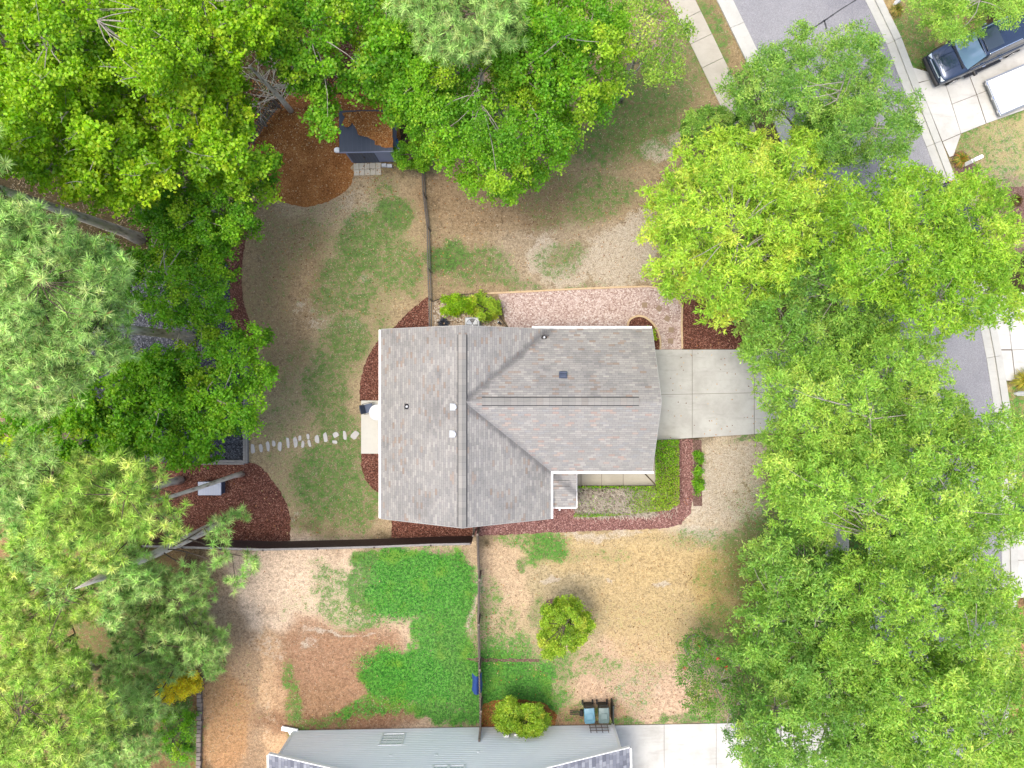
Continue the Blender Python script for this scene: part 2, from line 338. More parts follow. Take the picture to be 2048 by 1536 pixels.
GRN = [ # px, py, rx, ry, power, amount, lushness
 (790, 430, 60, 60, 2, .75, .3), (770, 400, 50, 80, 2, .5, .3), (720, 490, 70, 90, 2, .7, .3), (790, 540, 70, 80, 2, .62, .3), (690, 580, 80, 90, 2, .62, .25), (690, 690, 60, 60, 2, .65, .25), (740, 640, 50, 70, 2, .45, .2),
 (655, 790, 60, 130, 2, .62, .25), (680, 870, 70, 60, 2, .62, .3), (650, 960, 80, 100, 2, .66, .35), (710, 1000, 60, 80, 2, .6, .35), (575, 870, 60, 120, 2, .38, .2), (545, 620, 60, 160, 2, .3, .1), (620, 480, 60, 60, 2, .4, .2), (560, 520, 50, 110, 2, .36, .1), (600, 760, 50, 90, 2, .42, .1), (560, 980, 30, 40, 2, .4, .2), (640, 430, 60, 40, 2, .3, .2), (650, 1050, 120, 30, 2, .4, .2),
 (900, 520, 60, 45, 2, .75, .3), (960, 540, 90, 50, 2, .6, .25), (1010, 560, 60, 30, 2, .55, .25), (1130, 510, 60, 50, 2, .55, .25), (1190, 390, 90, 60, 2, .55, .3), (1270, 240, 110, 110, 2, .6, .25), (1200, 290, 90, 60, 2, .6, .25), (1100, 400, 100, 60, 2, .4, .2),
 (1330, 190, 80, 80, 2, .55, .25), (1420, 90, 40, 120, 2, .6, .3), (1370, 130, 60, 100, 2, .5, .25), (1120, 320, 100, 60, 2, .4, .2), (1040, 575, 200, 12, 2, .5, .3),
 (1085, 1105, 45, 45, 2, .75, .7), (1030, 1085, 50, 25, 2, .6, .6), (1040, 1135, 20, 22, 2, .7, .4), (1010, 1300, 75, 60, 3, .68, .75), (980, 1370, 90, 100, 3, 1, .85), (1060, 1390, 80, 75, 2, .95, .85), (1110, 1330, 50, 40, 2, .6, .6), (975, 1230, 30, 100, 2, .55, .6),
 (1010, 1240, 40, 50, 2, .5, .4), (1190, 1330, 70, 30, 2, .5, .5), (1270, 1340, 80, 50, 2, .4, .4), (1160, 1420, 60, 30, 2, .5, .6), (1340, 1440, 200, 10, 2, .65, .5), (1260, 1400, 60, 40, 2, .4, .5), (1090, 1220, 40, 30, 2, .5, .3),
 (1460, 1150, 80, 60, 2, .45, .3), (1450, 1090, 120, 30, 2, .5, .35), (1440, 1270, 60, 90, 2, .5, .5), (1180, 1110, 90, 20, 2, .4, .25), (1300, 1250, 160, 60, 2, .22, .3), (1500, 880, 60, 14, 2, .6, .3), (1520, 1060, 60, 50, 2, .5, .3),
 (835, 1165, 125, 78, 3, 1.12, 1), (905, 1180, 50, 100, 3, 1.0, .9), (740, 1160, 60, 80, 2, .8, .6), (730, 1110, 40, 22, 2, .9, .7), (660, 1170, 70, 60, 2, .6, .5), (700, 1220, 90, 44, 2, .62, .5), (610, 1210, 60, 40, 2, .34, .3), 
 (890, 1270, 64, 56, 3, .95, .9), (835, 1365, 112, 72, 3, 1.15, 1), (915, 1330, 46, 110, 3, 1.1, .8), (765, 1375, 50, 50, 2, 1.0, .9), (740, 1420, 60, 22, 2, .7, .8), (880, 1435, 90, 22, 2, .95, .8), (680, 1425, 30, 14, 2, .75, .8), (580, 1380, 26, 70, 2, .6, .6), (590, 1450, 20, 60, 2, .6, .5),
 (470, 1380, 70, 130, 2, .2, .2), (360, 1470, 45, 90, 2, .75, .55), (640, 1440, 60, 18, 2, .5, .6),
 (1940, 250, 40, 60, 2, .7, .5), (1990, 330, 110, 120, 4, .5, .5), (2030, 230, 50, 30, 2, .8, .5), (1830, 90, 60, 100, 2, .6, .5), (1890, 60, 40, 80, 2, .5, .5), (2040, 880, 60, 120, 3, .6, .6),
 (1560, 330, 160, 180, 2, .4, .3), (1640, 1200, 180, 300, 4, .6, .5), (200, 1000, 200, 160, 3, .5, .4), (160, 1280, 230, 250, 4, .5, .4), (350, 200, 300, 220, 4, .35, .35), (300, 650, 160, 160, 3, .3, .3)]
PAL = [(720, 560, 22, 16, 2, .8), (640, 650, 50, 22, 2, .55), (620, 620, 30, 30, 2, .5), (710, 410, 90, 36, 2, .55), (700, 440, 40, 20, 2, .6), (590, 480, 60, 30, 2, .35), (705, 665, 26, 18, 2, .6), (600, 1030, 16, 10, 2, .7), (585, 1040, 14, 10, 2, .7),
 (1090, 500, 34, 62, 2, 1.0), (1150, 545, 90, 40, 2, .75), (1240, 520, 80, 75, 3, 1.05), (1290, 470, 50, 60, 2, .9), (1320, 310, 42, 34, 2, .85), (1350, 280, 28, 26, 2, .8), (1060, 460, 30, 24, 2, .5), (960, 470, 80, 40, 2, .35), (1360, 480, 60, 60, 2, .6),
 (1440, 970, 90, 120, 4, .78), (1500, 940, 60, 90, 3, .7), (1410, 1075, 50, 26, 2, .85), (1200, 1072, 180, 12, 2, .7), (1110, 1168, 34, 10, 2, .95), (1315, 1161, 28, 8, 2, 1), (1165, 1168, 10, 5, 2, .9), (1222, 1160, 8, 6, 2, .9),
 (1170, 1225, 300, 20, 2, .2), (1240, 1300, 120, 30, 2, .3), (1010, 1200, 40, 70, 2, .4), (1280, 1385, 100, 60, 2, .5), (1190, 1350, 60, 30, 2, .4),
 (950, 1190, 9, 90, 3, .9), (690, 1268, 110, 7, 2, .8), (620, 1290, 26, 18, 2, .6), (540, 1290, 60, 60, 2, .5), (530, 1440, 20, 70, 2, .45), (1300, 1330, 60, 16, 2, .4),
 (2020, 320, 60, 90, 2, .5), (1960, 300, 40, 60, 2, .35), (1500, 1010, 70, 60, 2, .7)]
def ev(lst, PX, PY, k):
    for b in lst:
        u = np.abs((PX-b[0])/b[2]); v = np.abs((PY-b[1])/b[3]); p = b[4]
        d = (u**p+v**p)**(1/p); yield b, np.clip((1.25-d)/k, 0, 1)
def ground_fields(X, Y):
    PX = X*36+1024; PY = 768-Y*36
    wx = (fbm(X, Y, 2.2, 11)-.5)*64; wy = (fbm(X, Y, 2.2, 31)-.5)*64
    wx += (fbm(X, Y, .6, 51, 2)-.5)*20; wy += (fbm(X, Y, .6, 71, 2)-.5)*20
    # the straight lot lines (fences) are not blurred: warp less there
    PXw = PX+wx; PYw = PY+wy; rag = fbm(X, Y, 1.1, 151, 3)
    c = np.zeros(X.shape+(3,)); c[:] = lin((66, 58, 38))
    hard = {0, 3, 9}
    for i, (b, wgt) in enumerate(ev(COL, PXw, PYw, .5)):
        wgt = np.clip((wgt+(rag-.5)*1.3*(4*wgt*(1-wgt)))*1.0, 0, 1); wgt = wgt*wgt*(3-2*wgt)*b[6]; c = c*(1-wgt[..., None])+lin(b[5])*wgt[..., None]
    gm = np.zeros(X.shape); lu = np.zeros(X.shape); pm = np.zeros(X.shape)
    for b, wgt in ev(GRN, PXw, PYw, .7):
        wgt = wgt*wgt*(3-2*wgt); a = wgt*b[5]; lu = np.where(a > gm, b[6], lu); gm = np.maximum(gm, a)
    for b, wgt in ev(PAL, PXw, PYw, .8): pm = np.maximum(pm, wgt*b[5])
    # the fence line between the lots at x = 955 px, green strip only on its own side
    return c, gm, lu, pm
xs = np.concatenate([[-600, -300, -120, -60, -40], np.arange(-34, 34.01, .16), [40, 60, 120, 300, 600]])
ys = np.concatenate([[-600, -300, -120, -60, -34], np.arange(-26, 26.01, .16), [34, 60, 120, 300, 600]])
GX, GY = np.meshgrid(xs, ys)
c, gm, lu, pm = ground_fields(GX, GY)
nx_, ny_ = len(xs), len(ys); idx = np.arange(nx_*ny_).reshape(ny_, nx_)
Q = np.stack([idx[:-1, :-1], idx[:-1, 1:], idx[1:, 1:], idx[1:, :-1]], -1).reshape(-1, 4)
GZ = (fbm(GX, GY, 3, 91)-.5)*.0
me = bpy.data.meshes.new('ground'); me.vertices.add(nx_*ny_); me.vertices.foreach_set('co', np.stack([GX, GY, GZ], -1).astype(np.float32).ravel())
me.loops.add(Q.size); me.loops.foreach_set('vertex_index', Q.astype(np.int32).ravel()); me.polygons.add(len(Q))
me.polygons.foreach_set('loop_start', np.arange(0, Q.size, 4, dtype=np.int32)); me.polygons.foreach_set('loop_total', np.full(len(Q), 4, dtype=np.int32)); me.update(calc_edges=True)
a = me.attributes.new('soil', 'FLOAT_COLOR', 'POINT'); a.data.foreach_set('color', np.concatenate([c, np.ones(c.shape[:2]+(1,))], -1).astype(np.float32).ravel())
a = me.attributes.new('cover', 'FLOAT_COLOR', 'POINT'); a.data.foreach_set('color', np.stack([gm, lu, pm, np.ones_like(gm)], -1).astype(np.float32).ravel())
t = NT('lawn'); soil = t.attr('soil'); cv = t.n('ShaderNodeSeparateColor'); t.put(cv.inputs[0], t.attr('cover'))
n_m = t.noise(2.4, 8, .72, None, .3); n_f = t.noise(16, 5, .75); n_ff = t.noise(48, 3, .8); n_l = t.noise(.7, 5, .6)
h = t.n('ShaderNodeHueSaturation'); t.put(h.inputs['Color'], soil)
n_g = t.noise(6.5, 6, .8); val = t.ma('MAXIMUM', t.ma('ADD', t.ma('ADD', t.ma('MULTIPLY', n_g, 2.6), t.ma('MULTIPLY', n_f, 2.0)), t.ma('ADD', t.ma('MULTIPLY', n_m, 1.2), -1.9)), .3); t.put(h.inputs['Value'], val)
c1 = h.outputs[0]
c1 = t.mix(t.ma('MULTIPLY', t.sstep(t.noise(5, 6, .7), .56, .7), .45), c1, S(96, 74, 56))
pale = t.mix(t.sstep(t.ma('ADD', t.ma('MULTIPLY', n_g, .4), t.ma('MULTIPLY', n_f, .6)), .36, .62), S(172, 152, 128), S(248, 238, 218))
pf = t.sstep(t.ma('ADD', t.ma('ADD', cv.outputs[2], t.ma('MULTIPLY', t.ma('SUBTRACT', n_m, .5), 1.6)), t.ma('MULTIPLY', t.ma('SUBTRACT', n_f, .5), .8)), .45, .8)
c1 = t.mix(t.ma('MULTIPLY', pf, .85), c1, pale)
dull = t.mix(t.sstep(n_g, .32, .68), S(54, 88, 40), S(118, 150, 76)); lush = t.mix(t.sstep(n_g, .36, .62), S(22, 100, 34), S(96, 196, 62))
lush = t.mix(t.sstep(n_l, .5, .7), lush, t.mix(n_f, S(60, 130, 30), S(150, 216, 60)))
gc = t.mix(cv.outputs[1], dull, lush)
gf = t.sstep(t.ma('ADD', t.ma('ADD', cv.outputs[0], t.ma('MULTIPLY', t.ma('SUBTRACT', n_m, .5), 1.7)), t.ma('MULTIPLY', t.ma('SUBTRACT', n_g, .5), 2.2)), .3, .8)
c1 = t.mix(t.ma('MULTIPLY', gf, .9), c1, gc); t.bump(t.ma('ADD', n_f, n_ff), .8, .05); me.materials.append(t.fin(c1, .95, .12))
tag(link('ground', me), kind='structure')

# ---------------------------------------------------------------- flat sheets and beds traced on the ground
rd = random.Random(3)
def smooth(pts, n=6, closed=True):
    out = []; m = len(pts)
    for i in range(m if closed else m-1):
        p0, p1, p2, p3 = (pts[(i-1) % m], pts[i], pts[(i+1) % m], pts[(i+2) % m]) if closed else (pts[max(i-1, 0)], pts[i], pts[i+1], pts[min(i+2, m-1)])
        for k in range(n):
            s = k/n; out.append(tuple(.5*((2*p1[j])+(-p0[j]+p2[j])*s+(2*p0[j]-5*p1[j]+4*p2[j]-p3[j])*s*s+(-p0[j]+3*p1[j]-3*p2[j]+p3[j])*s**3) for j in (0, 1)))
    if not closed: out.append(tuple(pts[-1]))
    return out
def densify(pts, step=6, jit=1.2):
    out = []
    for i in range(len(pts)):
        a, b = pts[i], pts[(i+1) % len(pts)]; L = math.dist(a, b); k = max(1, int(L/step))
        for j in range(k): out.append((a[0]+(b[0]-a[0])*j/k+rd.uniform(-jit, jit), a[1]+(b[1]-a[1])*j/k+rd.uniform(-jit, jit)))
    return out
def W2(pts): return [P(*p)[:2] for p in pts]
def bed(name, pts, mat, z=.012, sm=False, jit=1.3, kind='structure', top=None):
    q = smooth(pts) if sm else pts; q = densify(q, 5, jit) if jit else q
    return tag(MB().prism(W2(q), -.02, z).build(name, M[mat]), kind=kind)
bed('mulch_bed', [(430, 500), (460, 420), (517, 400), (508, 430), (494, 470), (486, 510), (483, 560), (487, 605), (500, 645), (512, 690), (512, 712), (430, 712)], 'mulch', .012)
bed('gravel_yard', [(180, 520), (380, 500), (440, 508), (456, 530), (460, 560), (460, 640), (494, 760), (495, 925), (170, 925), (150, 700)], 'dark_gravel', .024, jit=.6)
bed('mulch_bed', [(300, 900), (512, 926), (530, 942), (556, 975), (574, 1008), (581, 1040), (580, 1082), (300, 1086)], 'mulch', .012)
bed('mulch_bed', [(856, 592), (838, 606), (812, 628), (790, 652), (765, 668), (748, 694), (732, 722), (722, 752), (719, 778), (720, 802), (800, 802), (800, 665), (862, 660)], 'mulch', .012)
bed('mulch_bed', [(722, 907), (722, 935), (730, 957), (742, 975), (758, 986), (800, 990), (800, 907)], 'mulch', .012)
bed('mulch_bed', [(782, 1010), (784, 1078), (948, 1074), (948, 1030)], 'mulch', .012)
bed('mulch_bed', [(950, 1000), (950, 1072), (1000, 1070), (1100, 1065), (1200, 1061), (1330, 1057), (1362, 1048), (1380, 1028), (1386, 1000), (1386, 878), (1356, 878), (1356, 1000), (1300, 990), (1100, 1000)], 'mulch_pale', .012)
bed('mulch_bed', [(1362, 600), (1500, 600), (1500, 698), (1362, 698)], 'mulch', .012, jit=.5)
bed('planting_strip', [(1387, 880), (1403, 880), (1404, 1012), (1386, 1012)], 'brown_mat', .02, jit=.4)
bed('pine_straw', [(600, 170), (680, 190), (760, 180), (790, 230), (795, 300), (706, 330), (708, 345), (700, 372), (680, 390), (650, 405), (610, 414), (580, 408), (550, 396), (520, 360), (500, 290), (560, 210)], 'straw', .014, True, 1.2)
bed('gravel_path', [(996, 588), (1000, 600), (1010, 640), (1025, 670), (1262, 670), (1320, 670), (1320, 699), (1364, 699), (1364, 614), (1350, 590), (1320, 577), (1295, 574), (1150, 580), (975, 588)], 'pink_gravel', .02, jit=.5)
bed('river_rock_bed', [(864, 604), (900, 594), (975, 588), (990, 600), (1000, 640), (1016, 662), (862, 670)], 'river_rock', .028, jit=.8)
bed('mulch_bed', [(1254, 668), (1256, 646), (1262, 637), (1275, 633), (1290, 636), (1305, 647), (1314, 662), (1319, 680), (1320, 700), (1290, 705), (1254, 700)], 'mulch', .03, jit=.5)
bed('mulch_bed', [(960, 1412), (990, 1400), (1040, 1398), (1090, 1406), (1115, 1430), (1110, 1455), (960, 1455)], 'straw', .01)
bed('mulch_bed', [(1970, 380), (2000, 376), (2100, 370), (2100, 480), (1990, 480), (1975, 440)], 'brown_mat', .01)
bed('mulch_bed', [(1900, 308), (1925, 300), (1955, 330), (1960, 352), (1915, 350)], 'brown_mat', .014)
bed('soil_path', [(930, 1318), (955, 1316), (1078, 1318), (1078, 1323), (955, 1324)], 'brown_mat', .006, jit=1.2)

def offset(line, d):
    out = []
    for i, p in enumerate(line):
        a = line[max(i-1, 0)]; b = line[min(i+1, len(line)-1)]; L = math.dist(a, b)
        out.append((p[0]+(b[1]-a[1])/L*d, p[1]-(b[0]-a[0])/L*d))
    return out
E = smooth([(1200, -1100), (1480, -500), (1652, -160), (1730, 0), (1776, 95), (1805, 172), (1840, 262), (1884, 375), (1925, 500), (1960, 650), (1983, 780), (1997, 900), (2003, 1060), (2003, 1180), (1996, 1320), (1975, 1500), (1900, 1900), (1700, 2500)], 5, False)
# screen y runs down: a positive offset lies to the right (east)
def strip(name, d0, d1, mat, z0, z1, line=E):
    A, B = offset(line, d0), offset(line, d1); m = MB()
    for i in range(len(line)-1): m.prism(W2([A[i], A[i+1], B[i+1], B[i]]), z0, z1)
    return tag(m.build(name, M[mat]), kind='structure')
strip('road', -238, 0, 'asphalt', 0, .008)
def slabs(name, line, d0, d1, mat, step, gap=.7, z=.05, base=True, zs=None):
    A, B = offset(line, d0), offset(line, d1); m = MB(); 
    def at(L, s):
        for i in range(len(L)-1):
            l = math.dist(line[i], line[i+1])
            if s <= l or i == len(L)-2: k = s/l; return (L[i][0]+(L[i+1][0]-L[i][0])*k, L[i][1]+(L[i+1][1]-L[i][1])*k)
            s -= l
    tot = sum(math.dist(line[i], line[i+1]) for i in range(len(line)-1)); s = 0
    while s < tot-step:
        m.prism(W2([at(A, s+gap/2), at(A, s+step-gap/2), at(B, s+step-gap/2), at(B, s+gap/2)]), 0, z); s += step
    return tag(m.build(name, M[mat]), kind='structure')
slabs('kerb', E, 0, 16, 'curb', 110, .7, .03); slabs('kerb', E, 16.2, 30, 'curb', 110, .7, .11)
slabs('kerb', E, -238-16, -238, 'curb', 68, .7, .03); slabs('kerb', E, -238-30, -238-16.2, 'curb', 68, .7, .11)
i0 = min(range(len(E)), key=lambda i: abs(E[i][1]+160)); i1 = min(range(len(E)), key=lambda i: abs(E[i][1]-640))
slabs('sidewalk', E[i0:], -238-115, -238-68, 'side', 53, .9, .045)
# tar joints across the asphalt
m = MB()
for pts, w_ in (([(1560, 98), (1620, 60), (1648, 42), (1680, 20), (1712, 0)], .035), ([(1648, 40), (1653, 58)], .04), ([(1800, 285), (1845, 262)], .035), ([(1600, 120), (1560, 98)], .03)):
    q = densify(pts, 10, .8)[:-1] if len(pts) > 2 else pts
    q = [p for p in smooth(pts, 5, False)]
    for i in range(len(q)-1):
        a, b = Vector(P(*q[i])), Vector(P(*q[i+1])); d = (b-a).normalized(); n = Vector((-d.y, d.x, 0))*w_*rd.uniform(.7, 1.5)
        m.quad(*[(p.x, p.y, .0125) for p in (a-n, b-n, b+n, a+n)])
tag(m.build('crack_seal', M['tar']), kind='structure')

def slabset(name, quads, mat, z=.06, gap=.012, base='joint'):
    m = MB(); b = MB()
    for q in quads:
        w_ = W2(q); cx = sum(p[0] for p in w_)/4; cy = sum(p[1] for p in w_)/4
        L = max(.3, min(math.dist(w_[0], w_[1]), math.dist(w_[1], w_[2])))
        k = 1-2*gap/L; m.prism([(cx+(p[0]-cx)*k, cy+(p[1]-cy)*k) for p in w_], 0, z); b.prism(w_, 0, z-.02)
    o = tag(m.build(name, M[mat]), kind='structure'); b.build('joint_fill', M[base], o); return o
def lerp2(a, b, k): return (a[0]+(b[0]-a[0])*k, a[1]+(b[1]-a[1])*k)
def ybot(x): return 880-(x-1320)*.062
Qd = []
for x0, x1 in ((1296, 1384), (1384, 1508), (1508, 1632), (1632, 1712)):
    Qd += [[(x0, 699), (x1, 699), (x1, 788-(x1-1384)*.02), (x0, 788-(x0-1384)*.02)], [(x0, 788-(x0-1384)*.02), (x1, 788-(x1-1384)*.02), (x1, ybot(x1)), (x0, ybot(x0))]]
slabset('driveway', Qd, 'drive', .05, .009)
slabset('front_walk', [[(1100, 930), (1162, 930), (1162, 974), (1100, 974)], [(1162, 930), (1203, 930), (1203, 971), (1162, 971)], [(1203, 930), (1246, 930), (1246, 971), (1203, 971)],
        [(1246, 930), (1287, 946), (1311, 971), (1246, 971)], [(1290, 879), (1311, 879), (1311, 969), (1289, 946)]], 'walk', .06, .01)
slabset('back_patio', [[(723, 801), (790, 801), (790, 907), (723, 907)]], 'patio', .1, .001)
slabset('neighbour_driveway', [[(1228, 1450), (1328, 1448), (1328, 1560), (1228, 1560)], [(1328, 1448), (1432, 1446), (1432, 1560), (1328, 1560)], [(1432, 1446), (1540, 1444), (1540, 1560), (1432, 1560)], [(1540, 1444), (1720, 1440), (1720, 1560), (1540, 1560)],
        [(1228, 1560), (1328, 1560), (1328, 1700), (1228, 1700)], [(1328, 1560), (1432, 1560), (1432, 1700), (1328, 1700)], [(1432, 1560), (1720, 1560), (1720, 1700), (1432, 1700)]], 'bright', .05, .01)
def dirpt(o, u, v):   # frame aligned with the SUV's driveway: u outward from the road, v along it
    return (o[0]+u*.909+v*.417, o[1]-u*.417+v*.909)
o_ = (1827, 133); Qs = []
for (u0, u1, vs) in ((0, 43, ((-4, 34), (34, 172))), (43, 88, ((20, 88), (88, 160))), (88, 190, ((20, 88), (88, 160))), (190, 330, ((20, 88), (88, 160)))):
    for v0, v1 in vs: Qs.append([dirpt(o_, u0, v0), dirpt(o_, u1, v0), dirpt(o_, u1, v1), dirpt(o_, u0, v1)])
Qs = [[(1820, 134), (1862, 146), (1870, 158), (1836, 166)], [(1836, 166), (1885, 152), (1921, 268), (1884, 284)], [(1884, 284), (1921, 268), (1906, 312), (1898, 315)],
      [(1885, 152), (1931, 135), (1952, 190), (1903, 209)], [(1903, 209), (1952, 190), (1971, 248), (1921, 268)], [(1931, 135), (2100, 60), (2130, 120), (1952, 190)], [(1952, 190), (2130, 120), (2160, 180), (1971, 248)],
      [(1868, 158), (1885, 110), (2090, 20), (2100, 60)]]
slabset('east_driveway', Qs[:7], 'bright', .05, .012)
slabset('east_driveway', [[(1975, 590), (2010, 590), (2022, 700), (1994, 700)], [(2010, 590), (2200, 560), (2200, 690), (2022, 700)], [(1994, 700), (2022, 700), (2029, 762), (2012, 762)], [(2022, 700), (2200, 690), (2200, 745), (2029, 762)]], 'bright', .055, .012)
slabset('east_driveway', [[(2033, 1010), (2200, 1000), (2200, 1120), (2034, 1120)], [(2034, 1120), (2200, 1120), (2200, 1195), (2034, 1195)]], 'bright', .055, .012)

# ================================================================ the house
def sl(m, pts, u_axis, eave, up):     # sloping roof face with metric uv; u along the eave, v up the slope
    uv = []
    for p in pts:
        d = abs((p[1] if u_axis == 'x' else p[0])-eave)
        uv.append(((p[0] if u_axis == 'x' else p[1]), math.hypot(d, d*up)))
    m.quad(*pts, uv=uv)
HE, HR, WR = 3.0, 5.40, 5.36
XW, XR, XE, YN, YS = -6.74, -2.39, 2.0, 2.80, -6.91
ms = (HR-HE)/(XE-XR); mw = (HR-HE)/(XR-XW); yN, yS, yR = 2.86, -4.50, -.84; sn = (WR-HE)/(yN-yR); ss = (WR-HE)/(yR-yS); XG = 7.19
house = empty('house', (0, -2, 0), 0, 'large single-storey house with grey shingled cross-gable roof in the middle of the lots', 'house')
def H_(o): o.matrix_parent_inverse = Matrix.Translation((0, 2, 0)); return o
def hb(m, name, mat, par=None, **k):
    o = m.build(name, M[mat] if isinstance(mat, str) else mat, par or house, **k)
    if par is None: H_(o)
    return o
m = MB(); sl(m, [(XW, YN, HE), (XW, YS, HE), (XR, YS, HR), (XR, YN, HR)], 'y', XW, mw)
sl(m, [(XE, YS, HE), (XE, YN, HE), (XR, YN, HR), (XR, YS, HR)], 'y', XE, ms)
T = .12
for a, b in (((XW, HE), (XR, HR)), ((XR, HR), (XE, HE))):
    for y, s in ((YN, 1), (YS, -1)):
        q = [(a[0], y, a[1]), (b[0], y, b[1]), (b[0], y, b[1]-T), (a[0], y, a[1]-T)]; m.quad(*(q if s > 0 else q[::-1]), uv=[(0, 0)]*4)
m.quad((XW, YN, HE-T), (XR, YN, HR-T), (XR, YS, HR-T), (XW, YS, HE-T), uv=[(0, 0)]*4); m.quad((XE, YS, HE-T), (XR, YS, HR-T), (XR, YN, HR-T), (XE, YN, HE-T), uv=[(0, 0)]*4)
roof = hb(m, 'roof', 'shingle')
m = MB(); sl(m, [(XG, yN, HE), (1.03, yN, HE), (XR+.05, yR, WR), (XG, yR, WR)], 'x', yN, sn); m.quad((XG, yN, HE-T), (XG, yR, WR-T), (XR+.3, yR, WR-T), (1.03, yN, HE-T), uv=[(0, 0)]*4)
wing = hb(m, 'roof', 'shingle')
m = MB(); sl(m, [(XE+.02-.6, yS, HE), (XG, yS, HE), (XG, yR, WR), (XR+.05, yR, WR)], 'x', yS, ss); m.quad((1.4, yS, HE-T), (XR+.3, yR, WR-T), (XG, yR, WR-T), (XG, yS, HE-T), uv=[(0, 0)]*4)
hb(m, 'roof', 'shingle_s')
# rake boards and fascia
gtrim = paint('grey_trim', S(186, 186, 182), .6, .05)
def board(p, q, wd, h, off):   # vertical board from p to q, top edge along p-q
    p, q = Vector(p), Vector(q); n = Vector(off)
    a = [p+n*.002, q+n*.002, q+n*(wd+.002), p+n*(wd+.002)]; b = [v-Vector((0, 0, h)) for v in a]
    i = len(m.v); m.v += [tuple(v) for v in a+b]
    for f in ((0, 1, 2, 3), (7, 6, 5, 4), (0, 4, 5, 1), (1, 5, 6, 2), (2, 6, 7, 3), (3, 7, 4, 0)): m.f.append(tuple(i+k for k in f))
for p, q, o in [((XW, y, HE-.015), (XR, y, HR-.015), (0, o, 0)) for y, o in ((YN, 1), (YS, -1))]+[((XR, y, HR-.015), (XE, y, HE-.015), (0, o, 0)) for y, o in ((YN, 1), (YS, -1))]+[((XG, yN, HE-.015), (XG, yR, WR-.015), (1, 0, 0)), ((XG, yR, WR-.015), (XG, yS, HE-.015), (1, 0, 0))]:
    m = MB(); board(p, q, .03, .2, o); hb(m, 'rake_board', gtrim)
# walls
m = MB(); x0, x1, y0, y1 = -6.35, 1.6, -6.5, 2.4; zt = HE+.12
m.prism([(x0, y0), (x1, y0), (x1, y1), (x0, y1)], 0, zt-.15); m.prism([(x1+.002, -4.1), (6.75, -4.1), (6.75, 2.46), (x1+.002, 2.46)], 0, zt-.15)
for y in (y0, y1):
    i = len(m.v); k = .06
    m.v += [(x0, y, zt-.15), (x1, y, zt-.15), (XR, y, HR-T-.05), (x0, y+(k if y < 0 else -k), zt-.15), (x1, y+(k if y < 0 else -k), zt-.15), (XR, y+(k if y < 0 else -k), HR-T-.05)]
    m.f += [(i, i+1, i+2), (i+5, i+4, i+3)]
i = len(m.v); m.v += [(6.75, -4.1, zt-.15), (6.75, 2.46, zt-.15), (6.75, yR, WR-T-.05), (6.7, -4.1, zt-.15), (6.7, 2.46, zt-.15), (6.7, yR, WR-T-.05)]; m.f += [(i, i+1, i+2), (i+5, i+4, i+3)]
hb(m, 'wall', 'beige')
for c_, d_ in (((XW-.058, (YN+YS)/2, HE-.07), (.11, YN-YS-.02, .12)), ((XE+.058, (YS+yS)/2-.03, HE-.07), (.11, yS-YS-.04, .12)), (((XE+XG)/2+.06, yS-.058, HE-.07), (XG-XE+.1, .11, .12)), (((1.03+XG)/2, yN+.058, HE-.07), (XG-1.03, .11, .12))):
    hb(MB().box(c_, d_), 'gutter', 'white', bevel=.015)
for c_ in ((XW+.33, YS+.45), (XW+.33, YN-.45), (6.9, -4.2)): hb(MB().tube([(c_[0], c_[1], .1), (c_[0], c_[1], 2.7)], .05, 6), 'downspout', 'white')
# ridge vents (raised shingled caps with dark gaps along both sides)
def ridgecap(axis, a, b, c, z, slope, wd, nm='ridge_vent', mat='shingle_cap'):
    n = int(abs(b-a)/.25); m = MB(); dks = {-1: MB(), 1: MB()}
    P3 = (lambda s, t, zz: (c+t, s, zz)) if axis == 'y' else (lambda s, t, zz: (s, c+t, zz))
    for k in range(n):
        s0 = a+(b-a)*k/n; s1 = a+(b-a)*(k+1)/n; lift = .085+.006*(k % 2)
        for sg in (-1, 1):
            q = [P3(s0, 0, z+lift), P3(s1, 0, z+lift), P3(s1, sg*wd, z+lift-slope*wd), P3(s0, sg*wd, z+lift-slope*wd)]
            m.quad(*q, uv=[(s0, .01), (s1, .01), (s1, .11), (s0, .11)])
            e = [P3(s0, sg*wd, z+lift-slope*wd-.001), P3(s1, sg*wd, z+lift-slope*wd-.001), P3(s1, sg*(wd+.05), z-slope*wd-.02), P3(s0, sg*(wd+.05), z-slope*wd-.02)]; dks[sg].quad(*e)
    o = hb(m, nm, mat); [dk.build('vent_slot', M['slot'], o) for dk in dks.values()]
mr = (ms+mw)/2
ridgecap('y', 2.38, -6.88, XR, HR-.005, mr, .19); ridgecap('x', -1.45, 6.12, yR, WR-.005, (sn+ss)/2, .18)
